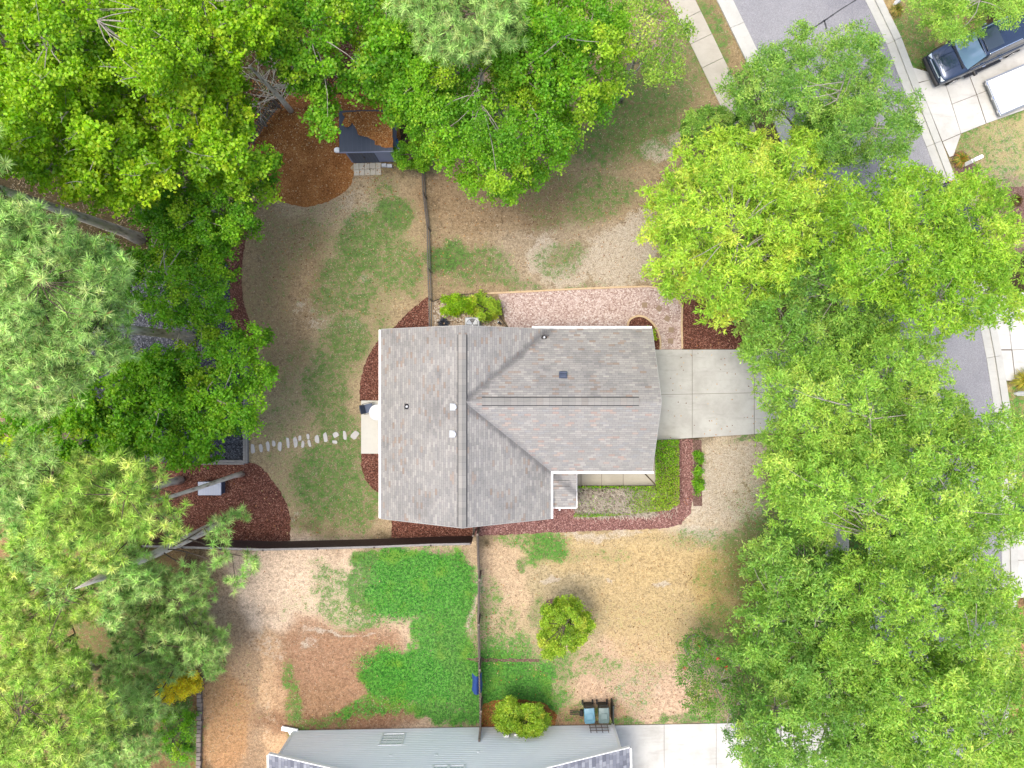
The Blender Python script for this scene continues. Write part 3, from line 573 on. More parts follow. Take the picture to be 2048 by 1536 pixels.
# roof penetrations
def onroof(px, py, f):
    z = 4
    for _ in range(20): x, y, _z = P(px, py, z); z = f(x, y)
    return x, y, z
west = lambda x, y: HE+mw*(x-XW)
north = lambda x, y: HE+sn*(yN-y)
for (px, py, f, rot) in ((814, 813, west, 0), (1088, 675, north, 90)):
    x, y, z = onroof(px, py, f)
    m = MB(); 
    for k in range(14):
        a0 = 2*math.pi*k/14; m.tube([(x+.11*math.cos(a0), y+.11*math.sin(a0), z+.03), (x+.11*math.cos(a0+.5), y+.11*math.sin(a0+.5), z+.03)], .035, 4)
    m.box((x-.12 if rot == 0 else x+.1, y if rot == 0 else y+.1, z+.03), (.05, .3, .05), R(rot))
    o = hb(m, 'vent_pipe', 'black'); MB().tube([(x, y, z), (x+.01, y, z+.22)], .05, 10).build('pipe', M['acwhite'], o)
for (px, py) in ((908, 814), (907, 868)):
    x, y, z = onroof(px, py, west); th = math.atan(mw)
    m = MB().box((x-.06, y, z+.0), (.32, .34, .03), 0, 0, -th); m.tube([(x, y, z-.05), (x, y, z+.16)], .1, 14)
    m.tube([(x, y, z+.16), (x, y, z+.2), (x, y, z+.21)], [.15, .135, .05], 16); hb(m, 'exhaust_vent', 'acwhite', bevel=.01)
x, y, z = onroof(1126, 749, north)
m = MB().box((x, y-.02, z+.08), (.42, .36, .14), 0, -math.atan(sn), 0, .86); m.box((x, y+.1, z+.14), (.4, .1, .1), 0, -math.atan(sn), 0); hb(m, 'box_vent', 'navy', bevel=.03)
# porch roof over the front door
m = MB(); px0, px1, pyn, pys, pr = XE+.13, 3.34, -4.0, -6.42, -5.12; pz0, pz1 = 2.62, 2.9
k = (pz1-pz0)/(pr-pys)
sl(m, [(px0, pys, pz0), (px1, pys, pz0), (px1, pr, pz1), (px0, pr, pz1)], 'x', pys, k); sl(m, [(px1, pyn, pz0), (px0, pyn, pz0), (px0, pr, pz1), (px1, pr, pz1)], 'x', pyn, (pz1-pz0)/(pyn-pr))
porch = hb(m, 'porch_roof', 'shingle')
m = MB().box((px1+.02, (pyn+pys)/2, pz0-.02), (.04, pyn-pys, .16)); m.box(((px0+px1)/2, pys-.02, pz0-.07), (px1-px0, .04, .13)); m.build('fascia', M['white'], porch)
[MB().box((2.55, pr+s*.15, pz1-.02), (.85, .02, .05)).build('vent_slot', M['black'], porch) for s in (-1, 1)]
for y in (-6.3, -4.75): hb(MB().box((3.2, y, 1.33), (.14, .14, 2.55)), 'porch_post', 'white', bevel=.01)
hb(MB().box((2.6, -5.3, .07), (1.6, 2.3, .14)), 'porch_floor', 'walk')
hb(MB().box((1.625, -5.4, 1.15), (.05, .95, 2.1)), 'front_door', paint('door_red', S(110, 50, 44), .4))
g_ = hb(MB().box((6.775, -.8, 1.1), (.05, 4.88, 2.15)), 'garage_door', 'white'); m = MB()
for k in range(3): m.box((6.805, -.8, .55+k*.54), (.01, 4.8, .02))
m.build('panel_line', M['acwhite'], g_)
for c_, d_ in (((-6.375, -3.6, 1.5), (.05, 1.4, 1.2)), ((-6.375, .9, 1.5), (.05, 1.4, 1.2)), ((-2, -6.525, 1.5), (1.2, .05, 1.3)), ((-4.5, 2.425, 1.5), (1.2, .05, 1.2)), ((4.3, -4.125, 1.5), (1.4, .05, 1.3)), ((4, 2.485, 1.5), (1.0, .05, 1.0))):
    fr = hb(MB().box(c_, (d_[0]+.06, d_[1]+.06, d_[2]+.1) if 0 else d_), 'window', 'white', bevel=.01)
    k = [1 if v > .1 else 0 for v in d_]; MB().box(c_, (d_[0]*.86 if k[0] else .07, d_[1]*.86 if k[1] else .07, d_[2]*.86)).build('pane', M['winglass'], fr)
hb(MB().box((-6.375, -1.6, 1.15), (.05, 1.6, 2.1)), 'patio_door', 'winglass')
hb(MB().box((2.62, -6.75, .35), (.09, .42, .09)), 'downspout', 'white')
hb(MB().box((-3.35, 2.5, .9), (.35, .16, .5)), 'meter_box', 'acwhite', bevel=.02)

# ================================================================ neighbour's house with pale lap siding
RN = R(1.04); nb = empty('neighbour_house', (-12.05, -19.24, 0), RN, 'house with pale blue lap siding and blue grey shingles at the bottom edge', 'house')
def nbb(m, name, mat, **k): return m.build(name, M[mat], nb, **k)
WL, EL, er, pk, sl_ = 17.65, 2.95, -.48, 0, .42
m = MB(); lap = .19; k = 0; z = .12; mid = WL/2
while z < EL+mid*sl_-.1:
    z1 = min(z+lap, EL+mid*sl_-.05); 
    def ext(zz): return (0, WL) if zz <= EL else ((zz-EL)/sl_, WL-(zz-EL)/sl_)
    a, b = ext(z); c_, d_ = ext(z1)
    pr_ = [(.045, 0), (.04, .6), (-.012, .93), (-.012, 1.0)]
    for (y0_, t0), (y1_, t1) in zip(pr_, pr_[1:]):
        A0, B0_, A1, B1_ = a+(c_-a)*t0, b+(d_-b)*t0, a+(c_-a)*t1, b+(d_-b)*t1; m.quad((A0, y0_, z+(z1-z)*t0), (B0_, y0_, z+(z1-z)*t0), (B1_, y1_, z+(z1-z)*t1), (A1, y1_, z+(z1-z)*t1))
    m.quad((a, -.012, z), (b, -.012, z), (b, .045, z), (a, .045, z)); z = z1
for f in m.f: pass
m.f = [f[::-1] for f in m.f]
m.box((WL/2, -7.02, EL/2), (WL-.01, 13.98, EL)); i = len(m.v); m.v += [(0, -.03, EL), (WL, -.03, EL), (mid, -.03, EL+mid*sl_)]; m.f.append((i, i+2, i+1))
nbb(m, 'wall', 'siding')
m = MB(); e0, e1 = -.46, WL+.46; ez = EL-.02; rt = ez+(e1-e0)/2*sl_; mx_ = (e0+e1)/2; fo = .2
for (a, b, eo) in ((e0, mx_, e0), (mx_, e1, e1)):
    za, zb = (ez, rt) if eo == e0 else (rt, ez)
    q = [(a, fo, za+.05), (a, -14, za+.05), (b, -14, zb+.05), (b, fo, zb+.05)]; L = math.hypot(1, sl_)
    m.quad(*q, uv=[(p[1], abs(p[0]-eo)*L) for p in q]); q2 = [(p[0], p[1], p[2]-.12) for p in q][::-1]; m.quad(*q2, uv=[(0, 0)]*4)
nbb(m, 'roof', 'shingle_b')
for (a, b, za, zb) in ((e0, mx_, ez, rt), (mx_, e1, rt, ez)):
    m = MB(); board((a, fo, za+.06), (b, fo, zb+.06), .035, .2, (0, 1, 0)); nbb(m, 'rake_board', 'white')
for x in (e0-.055, e1+.055): nbb(MB().box((x, -7, ez-.03), (.11, 14.3, .12)), 'gutter', 'white', bevel=.012)
for x in (0, WL): nbb(MB().box((x, .03, EL/2), (.14, .09, EL-.02)), 'corner_board', 'white')
nbb(MB().box((-.25, .12, .16), (.9, .24, .12), R(-12)), 'splash_block', 'white', bevel=.02)
nbb(MB().tube([(-.1, -.25, EL-.1), (-.12, -.2, .3), (-.3, .02, .16)], .05, 6), 'downspout', 'white')
def nbwin(x, z0, z1, w_):
    m = MB(); 
    for c_, d_ in (((x, .045, z0), (w_+.12, .05, .09)), ((x, .045, z1), (w_+.12, .05, .09)), ((x-w_/2, .045, (z0+z1)/2), (.08, .05, z1-z0)), ((x+w_/2, .045, (z0+z1)/2), (.08, .05, z1-z0))): m.box(c_, d_)
    f = nbb(m, 'window', 'white'); MB().box((x, .03, (z0+z1)/2), (w_-.06, .02, z1-z0-.06)).build('pane', M['winglass'], f)
    m = MB(); [m.box((x+w_*(k/4-.5), .045, (z0+z1)/2), (.018, .012, z1-z0)) for k in (1, 2, 3)]; [m.box((x, .046, z0+(z1-z0)*k/4), (w_, .012, .018)) for k in (1, 2, 3)]; m.build('muntin', M['white'], f)
nbwin(5.62, .68, 1.9, 1.2); nbwin(8.5, 4.05, 5.2, .74); nbwin(9.32, 4.05, 5.2, .74)
for (x, z, r) in ((7.6, .45, .07), (8.15, 3.0, .09), (5.8, 2.95, .09), (10.3, 2.75, .09)):
    nbb(MB().tube([(x, .0, z), (x, .07, z)], r, 12), 'dryer_vent', 'white')
for (x, z) in ((11.75, 1.15), (12.3, 1.05)): nbb(MB().box((x, .09, z), (.26, .14, .3)), 'meter_box', 'white', bevel=.02)

# ================================================================ garden building, fences
sh = empty('garden_shed', (-7.65, 13.3, 0), R(1), 'charcoal blue garden shed with double doors and leaf-littered roof at the wood edge', 'shed')
b_ = lambda m, n, mt, **k: m.build(n, M[mt], sh, **k)
b_(MB().box((0, 0, 1.05), (2.5, 1.95, 2.1)), 'wall', 'shedwall', bevel=.01)
d = b_(MB().box((-.42, -.99, 1.0), (1.4, .04, 1.95)), 'door', 'navy', bevel=.01); m = MB()
[m.box((-.42+k*.175, -1.014, 1.0), (.012, .01, 1.9)) for k in range(-4, 5)]; m.build('board_line', M['navyd'], d); MB().box((-.36, -1.03, 1.0), (.05, .05, .2)).build('handle', M['black'], d)
MB().box((-.42, -1.015, 1.0), (.03, .02, 1.95)).build('door_gap', M['black'], d)
b_(MB().box((0, -.02, 2.22), (2.82, 2.2, .1), 0, R(-3)), 'roof', 'navyd', bevel=.015); m = MB()
[m.box((-1.41+k*.235, -.02, 2.275), (.02, 2.16, .012), 0, R(-3)) for k in range(1, 12)]; b_(m, 'roof_seam', 'navy'); b_(MB().box((0, -1.12, 2.2), (2.86, .06, .13)), 'roof_trim', 'shedwall', bevel=.01)
# pine litter lying on the shed roof
lit = [(684, 226), (720, 222), (782, 224), (786, 294), (772, 296), (750, 288), (748, 280), (738, 275), (716, 270), (712, 258), (704, 245), (698, 252), (690, 254), (684, 246), (690, 234)]
q = densify(lit, 3, 1.0); tag(MB().prism([P(a, b_y, 2.36)[:2] for a, b_y in q], 2.30, 2.345).build('pine_litter', M['straw']), kind='stuff')
def posts_fence(name, pts, h, mat, label, picket=.14, gap=.0, railside=1, post=2.4, pw=.1, thick=.02, cat='fence', rail_z=(.3, .95, 1.6), wob=.0):
    f = empty(name, (pts[0][0], pts[0][1], 0), 0, label, cat); inv = Matrix.Translation((-pts[0][0], -pts[0][1], 0)); r = random.Random(5)
    def add(m, n, **k): o = m.build(n, M[mat], f, **k); o.matrix_parent_inverse = inv; return o
    mp = MB(); mr_ = {z: MB() for z in rail_z if z < h}
    for i in range(len(pts)-1):
        a, b = Vector(pts[i]), Vector(pts[i+1]); L = (b-a).length; d = (b-a)/L; n = Vector((-d.y, d.x)); rz = math.atan2(d.y, d.x); k = int(L/(picket+gap))
        for j in range(k):
            p = a+d*((j+.5)*L/k); hh = h+r.uniform(-.015, .015)
            mp.box((p.x+n.x*r.uniform(-wob, wob), p.y+n.y*r.uniform(-wob, wob), hh/2+.03), (picket-.004-gap*0, thick, hh-.03), rz)
        for z in rail_z:
            if z < h: c_ = (a+b)/2+n*railside*(thick/2+.022); mr_[z].box((c_.x, c_.y, z), (L, .04, .09), rz)
        for j in range(max(1, int(round(L/post)))):
            p = a+d*(j*L/max(1, int(round(L/post))))+n*railside*.06
            add(MB().box((p.x, p.y, (h+.05)/2), (pw, pw, h+.05), rz), 'post', bevel=.008)
    p = Vector(pts[-1]); add(MB().box((p.x, p.y, (h+.05)/2), (pw, pw, h+.05)), 'post', bevel=.008)
    add(mp, 'picket_panel'); [add(v, 'rail') for v in mr_.values()]; return f
FB = [(-19.6, -8.55), (-13.2, -8.74), (-10.3, -8.68), (-7.3, -8.6), (-4.3, -8.48), (-2.2, -8.44)]
posts_fence('privacy_fence', FB, 1.84, 'brownwood', 'dark brown solid board fence running along the back of the yard south of the house', .14, 0, -1, 2.4)
m = MB()
for i in range(len(FB)-1):
    a, b = Vector(FB[i]), Vector(FB[i+1]); d = b-a; m.box(((a.x+b.x)/2, (a.y+b.y)/2-.03, 1.875), (d.length, .11, .03), math.atan2(d.y, d.x))
o = m.build('cap_rail', M['railwood'], bpy.data.objects['privacy_fence']); o.matrix_parent_inverse = Matrix.Translation((19.6, 8.55, 0))
FS = [(-1.9, -8.0), (-1.80, -10.4), (-1.84, -12.8), (-1.78, -15.2), (-1.72, -17.4), (-1.74, -18.95)]
posts_fence('picket_fence', FS, 1.72, 'greywood', 'weathered grey wooden fence between the two south lots, seen edge on', .1, .05, 1, 2.4, .11, .02)
GA = [(-2.1, -7.0), (-2.08, -8.1)]
posts_fence('fence_gate', GA, 1.6, 'greywood', 'short weathered wooden gate joining the house corner to the back fence', .05, .07, 1, 1.1, .09, .02, 'gate')
MF = [(-4.9, 12.3), (-4.82, 10.3), (-4.6, 8.5), (-4.56, 6.2), (-4.5, 4.6), (-4.48, 2.6)]
posts_fence('metal_fence', MF, 1.35, 'black', 'black metal picket fence dividing the back yard from the side lawn', .022, .09, 1, 2.0, .06, .022, 'fence', (.15, 1.2))
a_, b2 = P(559, 214, 0), P(508, 288, 0)
posts_fence('picket_fence', [(a_[0], a_[1]), ((a_[0]+b2[0])/2-.05, (a_[1]+b2[1])/2), (b2[0], b2[1])], 1.15, 'greywood', 'short run of old grey pickets at the wood edge left of the shed', .09, .06, 1, 2.2, .1, .02)
rw = MB(); r = random.Random(8); y = 1352
while y < 1600:
    dy = r.uniform(7.5, 10); x = 402-(y-1352)*.012+r.uniform(-.8, .8); p = P(x, y+dy/2)
    rw.box((p[0], p[1], .11), (.25+r.uniform(-.03, .03), dy/36-.02, .24+r.uniform(-.02, .02)), r.uniform(-.06, .06)); y += dy
tag(rw.build('retaining_wall', M['block'], bevel=.02), 'low line of grey stacked blocks edging the bare soil yard at bottom left', 'garden wall')
# timber and edging round the beds
def edging(name, pts, mat, wd, h, label, cat='edging', sm=False):
    q = smooth(pts, 8, False) if sm else pts; m = MB()
    for i in range(len(q)-1):
        a, b = Vector(P(*q[i])), Vector(P(*q[i+1])); d = b-a; m.box(((a.x+b.x)/2, (a.y+b.y)/2, h/2), (d.length+.02, wd, h+.0005*(i % 2)), math.atan2(d.y, d.x))
    return tag(m.build(name, M[mat]), label, cat)
edging('edging_strip', [(975, 587), (1060, 583), (1150, 578), (1230, 575), (1296, 573), (1325, 578), (1350, 590), (1364, 612)], 'creamwood', .09, .09, 'pale tan edging along the lawn side of the pink gravel path')
edging('edging_strip', [(1364, 612), (1363, 650), (1364, 697)], 'creamwood', .09, .09, 'pale tan edging between the pink gravel path and the mulch by the driveway')
edging('edging_strip', [(1254, 668), (1256, 646), (1264, 636), (1278, 632), (1292, 636), (1306, 648), (1315, 663), (1320, 682), (1320, 699)], 'creamwood', .1, .1, 'curved tan edging round the half-moon mulch bed at the house corner', sm=True)
edging('edging_strip', [(864, 604), (882, 597), (905, 592), (940, 588), (958, 590), (975, 594), (990, 610), (996, 625), (1004, 640), (1012, 650), (1020, 660)], 'rubber', .035, .07, 'thin black edging curving round the river rock bed', sm=True)
edging('edging_strip', [(864, 604), (866, 657)], 'creamwood', .08, .1, 'short timber edging beside the black metal fence')
for k, (A_, B_, lb) in enumerate((((493.5, 700), (493.5, 926), 'double grey timber border on the right side of the dark gravel yard'), ((404, 924), (490, 924), 'double grey timber border along the bottom of the dark gravel yard'))):
    a, b = P(*A_), P(*B_); m = MB(); v = A_[0] == B_[0]
    for s in (-.065, .065): m.box(((a[0]+b[0])/2+(s if v else 0), (a[1]+b[1])/2+(0 if v else s), .13), ((.12, abs(a[1]-b[1]), .22) if v else (abs(a[0]-b[0]), .12, .22)))
    tag(m.build('timber_border', M['railwood'], bevel=.01), lb, 'timber edging')

# ================================================================ stones and pavers
r = random.Random(21)
FL = [(506, 897, 9, 22, .1), (522, 896, 8, 16, .2), (536, 892, 8, 21, .12), (548, 887, 7, 13, .05), (560, 893, 9, 18, -.1), (576, 886, 7, 23, .12), (591, 885, 9, 22, .15), (600, 876, 6, 11, 0), (606, 889, 7, 16, -.1), (616, 873, 6, 12, .1), (619, 887, 6, 17, .2), (634, 878, 9, 17, .1), (651, 874, 9, 19, .1), (671, 870, 12, 11, .5), (670, 884, 11, 7, -.2), (690, 871, 8, 21, .15), (710, 870, 14, 18, -.6), (488, 868, 8, 14, .1)]
ords = 'first second third fourth fifth sixth seventh eighth ninth tenth eleventh twelfth thirteenth fourteenth fifteenth sixteenth seventeenth eighteenth'.split()
for k, (px, py, w_, h_, rz) in enumerate(sorted(FL, key=lambda q: -q[0])):
    n = 9; poly = []
    for j in range(n):
        a0 = 2*math.pi*j/n; rr = r.uniform(.78, 1.1); sx = w_/72*(abs(math.cos(a0))**.6)*(1 if math.cos(a0) > 0 else -1)*rr; sy = h_/72*(abs(math.sin(a0))**.6)*(1 if math.sin(a0) > 0 else -1)*rr
        poly.append((sx*math.cos(rz)-sy*math.sin(rz), sx*math.sin(rz)+sy*math.cos(rz)))
    o = MB().prism(poly, -.02, .03).build('flagstone', M['stone'], bevel=.008); o.location = P(px, py)
    tag(o, f'pale irregular flagstone, {ords[k]} from the back patio', 'stepping stone', 'flagstones crossing the back lawn')
for k, (px, py, rz) in enumerate(((1289, 610, 0), (1318, 617, 40), (1334, 637, 32), (1342, 660, 3), (1341, 682, 2))):
    o = MB().box((0, 0, .03), (.29, .29, .05)).build('stepping_paver', M['brownpaver'], bevel=.008); o.location = P(px, py); o.rotation_euler[2] = R(-rz)
    tag(o, f'square brown paver in the pink gravel, {ords[4-k]} from the driveway', 'paver', 'square pavers in the pink gravel path')
for j in range(2):
    for i in range(5):
        px, py = 713+i*10.9+j*.7, 333+j*12.4-i*.3; o = MB().box((0, 0, .03), (.285, .325, .06)).build('paving_tile', M['paver'], bevel=.008); o.location = P(px, py); o.rotation_euler[2] = R(1+r.uniform(-1.5, 1.5))
        tag(o, f'pale square tile, {ords[i]} from the left in the row {"against the shed doors" if j == 0 else "nearer the lawn"}', 'paving tile', 'paving tiles in front of the shed')
for k, (px, py) in enumerate(((769, 332), (780, 333))):
    o = MB().box((0, 0, .1), (.27, .17, .18)).build('concrete_block', M['acwhite'], bevel=.01); o.location = P(px, py); tag(o, f'pale block lying by the shed\'s right corner, {"nearer the tiles" if k == 0 else "farther from the tiles"}', 'block', 'blocks by the shed corner')

# ================================================================ garden things
db = empty('deck_box', (-16.55, -5.72, 0), 0, 'pale lavender lidded storage box standing on red mulch', 'storage box')
MB().box((.02, 0, .27), (1.2, .66, .54)).build('body', M['navy'], db, bevel=.02); l_ = MB().box((0, 0, .58), (1.27, .74, .08)).build('lid', M['lav'], db, bevel=.02)
m = MB(); [m.box((-.63+.0907*k, 0, .622), (.012, .7, .008)) for k in range(1, 14)]; m.build('lid_ridge', M['acwhite'], l_)
ac = empty('air_conditioner', (-2.16, 3.24, 0), 0, 'pale grey outdoor air conditioning unit with top fan beside the north wall', 'air conditioner')
MB().box((0, 0, .4), (.78, .78, .78)).build('cabinet', M['acwhite'], ac, bevel=.05, seg=3); m = MB().tube([(0, 0, .78), (0, 0, .835)], [.37, .37], 28, cap=False); m.tube([(0, 0, .835), (0, 0, .83)], [.37, .33], 28, cap=False)
m.build('fan_ring', M['acwhite'], ac, smooth=False); MB().tube([(0, 0, .79), (0, 0, .795)], .34, 24).build('fan_well', M['black'], ac); m = MB()
for k in range(3):
    a0 = 2*math.pi*k/3+.5; pts = [(.31*math.cos(a0+j*.26-.5)*1, .31*math.sin(a0+j*.26-.5), .8+.01*j) for j in range(5)]; m.quad((0, 0, .81), *pts)
m.build('fan_blade', M['galv'], ac); m = MB(); [m.tube([(rr*math.cos(2*math.pi*j/24), rr*math.sin(2*math.pi*j/24), .838) for j in range(25)], .005, 4) for rr in (.12, .2, .28)]; m.build('grille', M['acwhite'], ac)
MB().box((0, 0, .02), (.95, .95, .06)).build('pad', M['walk'], ac)
ch = empty('patio_chair', (-7.86, -1.33, .1), R(-78), 'blue grey sling garden chair pushed to the white round table on the back patio', 'chair')
MB().box((0, 0, .42), (.48, .46, .03), 0, R(4)).build('seat', M['sling'], ch, bevel=.012); MB().box((0, -.28, .7), (.46, .03, .55), 0, R(16)).build('backrest', M['sling'], ch, bevel=.012)
for s in (-1, 1):
    MB().tube([(s*.27, .22, 0), (s*.28, .2, .6), (s*.29, .1, .64), (s*.29, -.22, .64), (s*.25, -.3, .6)], .014, 6).build('armrest', M['black'], ch); MB().tube([(s*.25, -.32, 0), (s*.25, -.24, .42), (s*.24, -.36, .98)], .014, 6).build('leg', M['black'], ch)
    MB().tube([(s*.25, .22, 0), (s*.25, .2, .42)], .014, 6).build('leg', M['black'], ch)
MB().tube([(-.24, -.36, .98), (0, -.38, 1.0), (.24, -.36, .98)], .014, 6).build('back_frame', M['black'], ch)
tb = empty('patio_table', (-7.36, -1.55, .1), 0, 'round white garden table half hidden under the roof edge on the back patio', 'table')
MB().tube([(0, 0, .66), (0, 0, .69), (0, 0, .692)], [.43, .43, .41], 36).build('tabletop', M['acwhite'], tb); 
for k in range(4): a0 = R(45+90*k); MB().tube([(.1*math.cos(a0), .1*math.sin(a0), .65), (.34*math.cos(a0), .34*math.sin(a0), 0)], .014, 6).build('leg', M['black'], tb)
gl = empty('garden_spotlight', (-.68, 3.36, 0), 0, 'small black garden light among the river rocks by the black edging', 'garden light')
MB().tube([(0, 0, 0), (0, 0, .22)], .015, 6).build('stake', M['black'], gl); MB().tube([(-.08, .06, .26), (.1, -.06, .22)], [.07, .05], 10).build('lamp_head', M['black'], gl); MB().tube([(-.08, .06, .262), (-.11, .085, .267)], [.06, .05], 10).build('lens', M['lens'], gl)
def bin_(x, y, rz, lid, body, label):
    b = empty('wheelie_bin', (x, y, 0), R(rz), label, 'bin', 'wheelie bins against the side of the neighbour house')
    MB().box((0, .06, .5), (.46, .52, .96), 0, 0, 0, 1.22).build('body', M[body], b, bevel=.03)
    secs = []
    for k in range(7):
        s = k/6; yy = .42-.86*s; wd = .29+.02*s if s < .85 else .27; zz = 1.02+.07*math.sin(math.pi*min(1, s*1.1+.05))-.05*s
        secs.append([(-wd, yy, zz-.05), (-wd*.86, yy, zz), (0, yy, zz+.012), (wd*.86, yy, zz), (wd, yy, zz-.05), (0, yy, zz-.06)])
    l = MB().ring(secs).build('lid', M[lid], b, smooth=False, bevel=.01); MB().box((0, .0, 1.1), (.34, .3, .025), 0, R(-3)).build('lid_panel', M[lid], l, bevel=.01)
    MB().tube([(-.24, .42, .98), (-.22, .52, .97), (.22, .52, .97), (.24, .42, .98)], .018, 6).build('handle', M['bindark'], b)
    for s in (-1, 1): MB().tube([(s*.25, .36, .13), (s*.31, .36, .13)], .13, 14).build('wheel', M['rubber'], b)
bin_(4.2, -17.98, 4, 'binblue', 'bindark', 'wheelie bin with a sun-faded light blue lid, nearer the small bushes'); bin_(4.98, -17.96, 1, 'bingreen', 'bindark', 'wheelie bin with a grey green lid, at the corner of the house')
tr_ = empty('trellis', (4.75, -18.68, 0), RN, 'small brown wooden trellis leaning on the siding behind the bins', 'trellis'); m = MB(); [m.box((-.48+.32*k, -.1, .55), (.035, .03, 1.05), 0, R(8)) for k in range(4)]; m.build('upright', M['greywood'], tr_)
m = MB(); [m.box((0, -.03-.034*k, .15+.25*k), (1.05, .03, .035)) for k in range(4)]; m.build('crossbar', M['greywood'], tr_)
tag(MB().box((5.5, -17.95, .5), (.07, 1.05, .9)).box((5.5, -17.5, .95), (.1, .14, .14)).build('privacy_screen', M['bindark'], bevel=.01), 'narrow black upright screen just right of the grey green bin', 'screen')
gt = empty('garden_cart', (3.55, -18.2, 0), 0, 'black handled yard cart bars lying left of the blue lidded bin', 'cart'); [MB().tube([(-.35, .1*k, .12), (.35, .1*k, .2)], .022, 6).build('bar', M['black'], gt) for k in (-1, 0, 1)]; MB().tube([(.3, -.16, .14), (.3, .16, .14)], .1, 10).build('wheel', M['rubber'], gt)
# tarp hanging over the fence, hose on the lawn
r = random.Random(2); m = MB(); n = 9
for i in range(n):
    for j in range(5):
        pass
grid = [[(-1.86+.24*math.cos(math.pi*j/6)*(1+.2*r.random())-.02, -15.55-.14*i+r.uniform(-.03, .03), 1.78*(1-.32*abs(j-3)/3*(1+.3*r.random()))+.02) for j in range(7)] for i in range(8)]
for i in range(7):
    for j in range(6): m.quad(grid[i][j], grid[i][j+1], grid[i+1][j+1], grid[i+1][j])
tag(m.build('folded_tarp', M['blue'], smooth=True), 'crumpled blue cloth hung over the weathered grey fence', 'tarp')
o = MB().box((0, 0, .17), (.3, .42, .32), .1).build('storage_tub', M['bluecar'], bevel=.02); o.location = P(792, 289); tag(o, 'small blue and white tub at the right side of the shed', 'tub')
MB().box((.1, -.3, .1), (.3, .25, .18)).build('lid', M['white'], o, bevel=.02)
o = MB().blob((0, 0, .14), (.2, .16, .16), 10, 6, random.Random(1), .1).build('white_bucket', M['white'], smooth=True); o.location = P(676, 302); tag(o, 'white bucket at the left front corner of the shed', 'bucket')
def mailbox(px, py, label, h=1.35):
    x, y, _ = P(px, py); b = empty('mailbox', (x, y, 0), R(25), label, 'mailbox', 'mailboxes along the street')
    MB().box((0, 0, h/2), (.13, .13, h)).build('post', M['white'], b, bevel=.01); MB().box((-.1, 0, h+.1), (.5, .2, .22)).build('box', M['white'], b, bevel=.06, seg=3); MB().box((-.12, 0, h-.05), (.5, .08, .06)).build('arm', M['white'], b)
    MB().box((0, 0, h*.42), (.2, .2, .7)).build('newspaper_tube', M['white'], b, bevel=.02)
mailbox(1926, 331, 'white mailbox post on the lawn corner below the pale flat panel'); mailbox(1788, 10, 'white mailbox post at the top edge beside the street'); mailbox(2030, 787, 'white mailbox post below the yellow spiky plant at the right edge')
o = MB().box((0, 0, .55), (.62, .9, 1.05), 0, 0, 0, 1.1).build('wheelie_bin', M['teal'], bevel=.04); o.location = P(2036, 1018); o.rotation_euler[2] = R(-12); tag(o, 'dark teal wheelie bin on the concrete at the right edge', 'bin'); MB().box((0, 0, 1.11), (.72, 1.0, .07)).build('lid', M['teal'], o, bevel=.03)
# pale flat panel on a grey frame, on the east driveway
fp = empty('utility_trailer', (27.35, 16.1, 0), R(23), 'low flat trailer with white deck and grey metal frame beside the dark vehicle', 'trailer')
MB().box((.9, 0, .37), (3.6, 1.95, .06)).build('deck', M['white'], fp, bevel=.01)
for s in (-1, 1): MB().box((.9, s*1.03, .36), (3.66, .09, .16)).build('frame_rail', M['galv'], fp, bevel=.012); MB().tube([(.9, s*.8, .2), (.9, s*.94, .2)], .2, 14).build('wheel', M['rubber'], fp)
MB().box((-.95, 0, .36), (.1, 2.15, .16)).build('frame_rail', M['galv'], fp, bevel=.012)
[MB().box((-.99, y, .38), (.06, .14, .14)).build('hinge', M['chrome'], fp) for y in (-.8, .0, .85)]

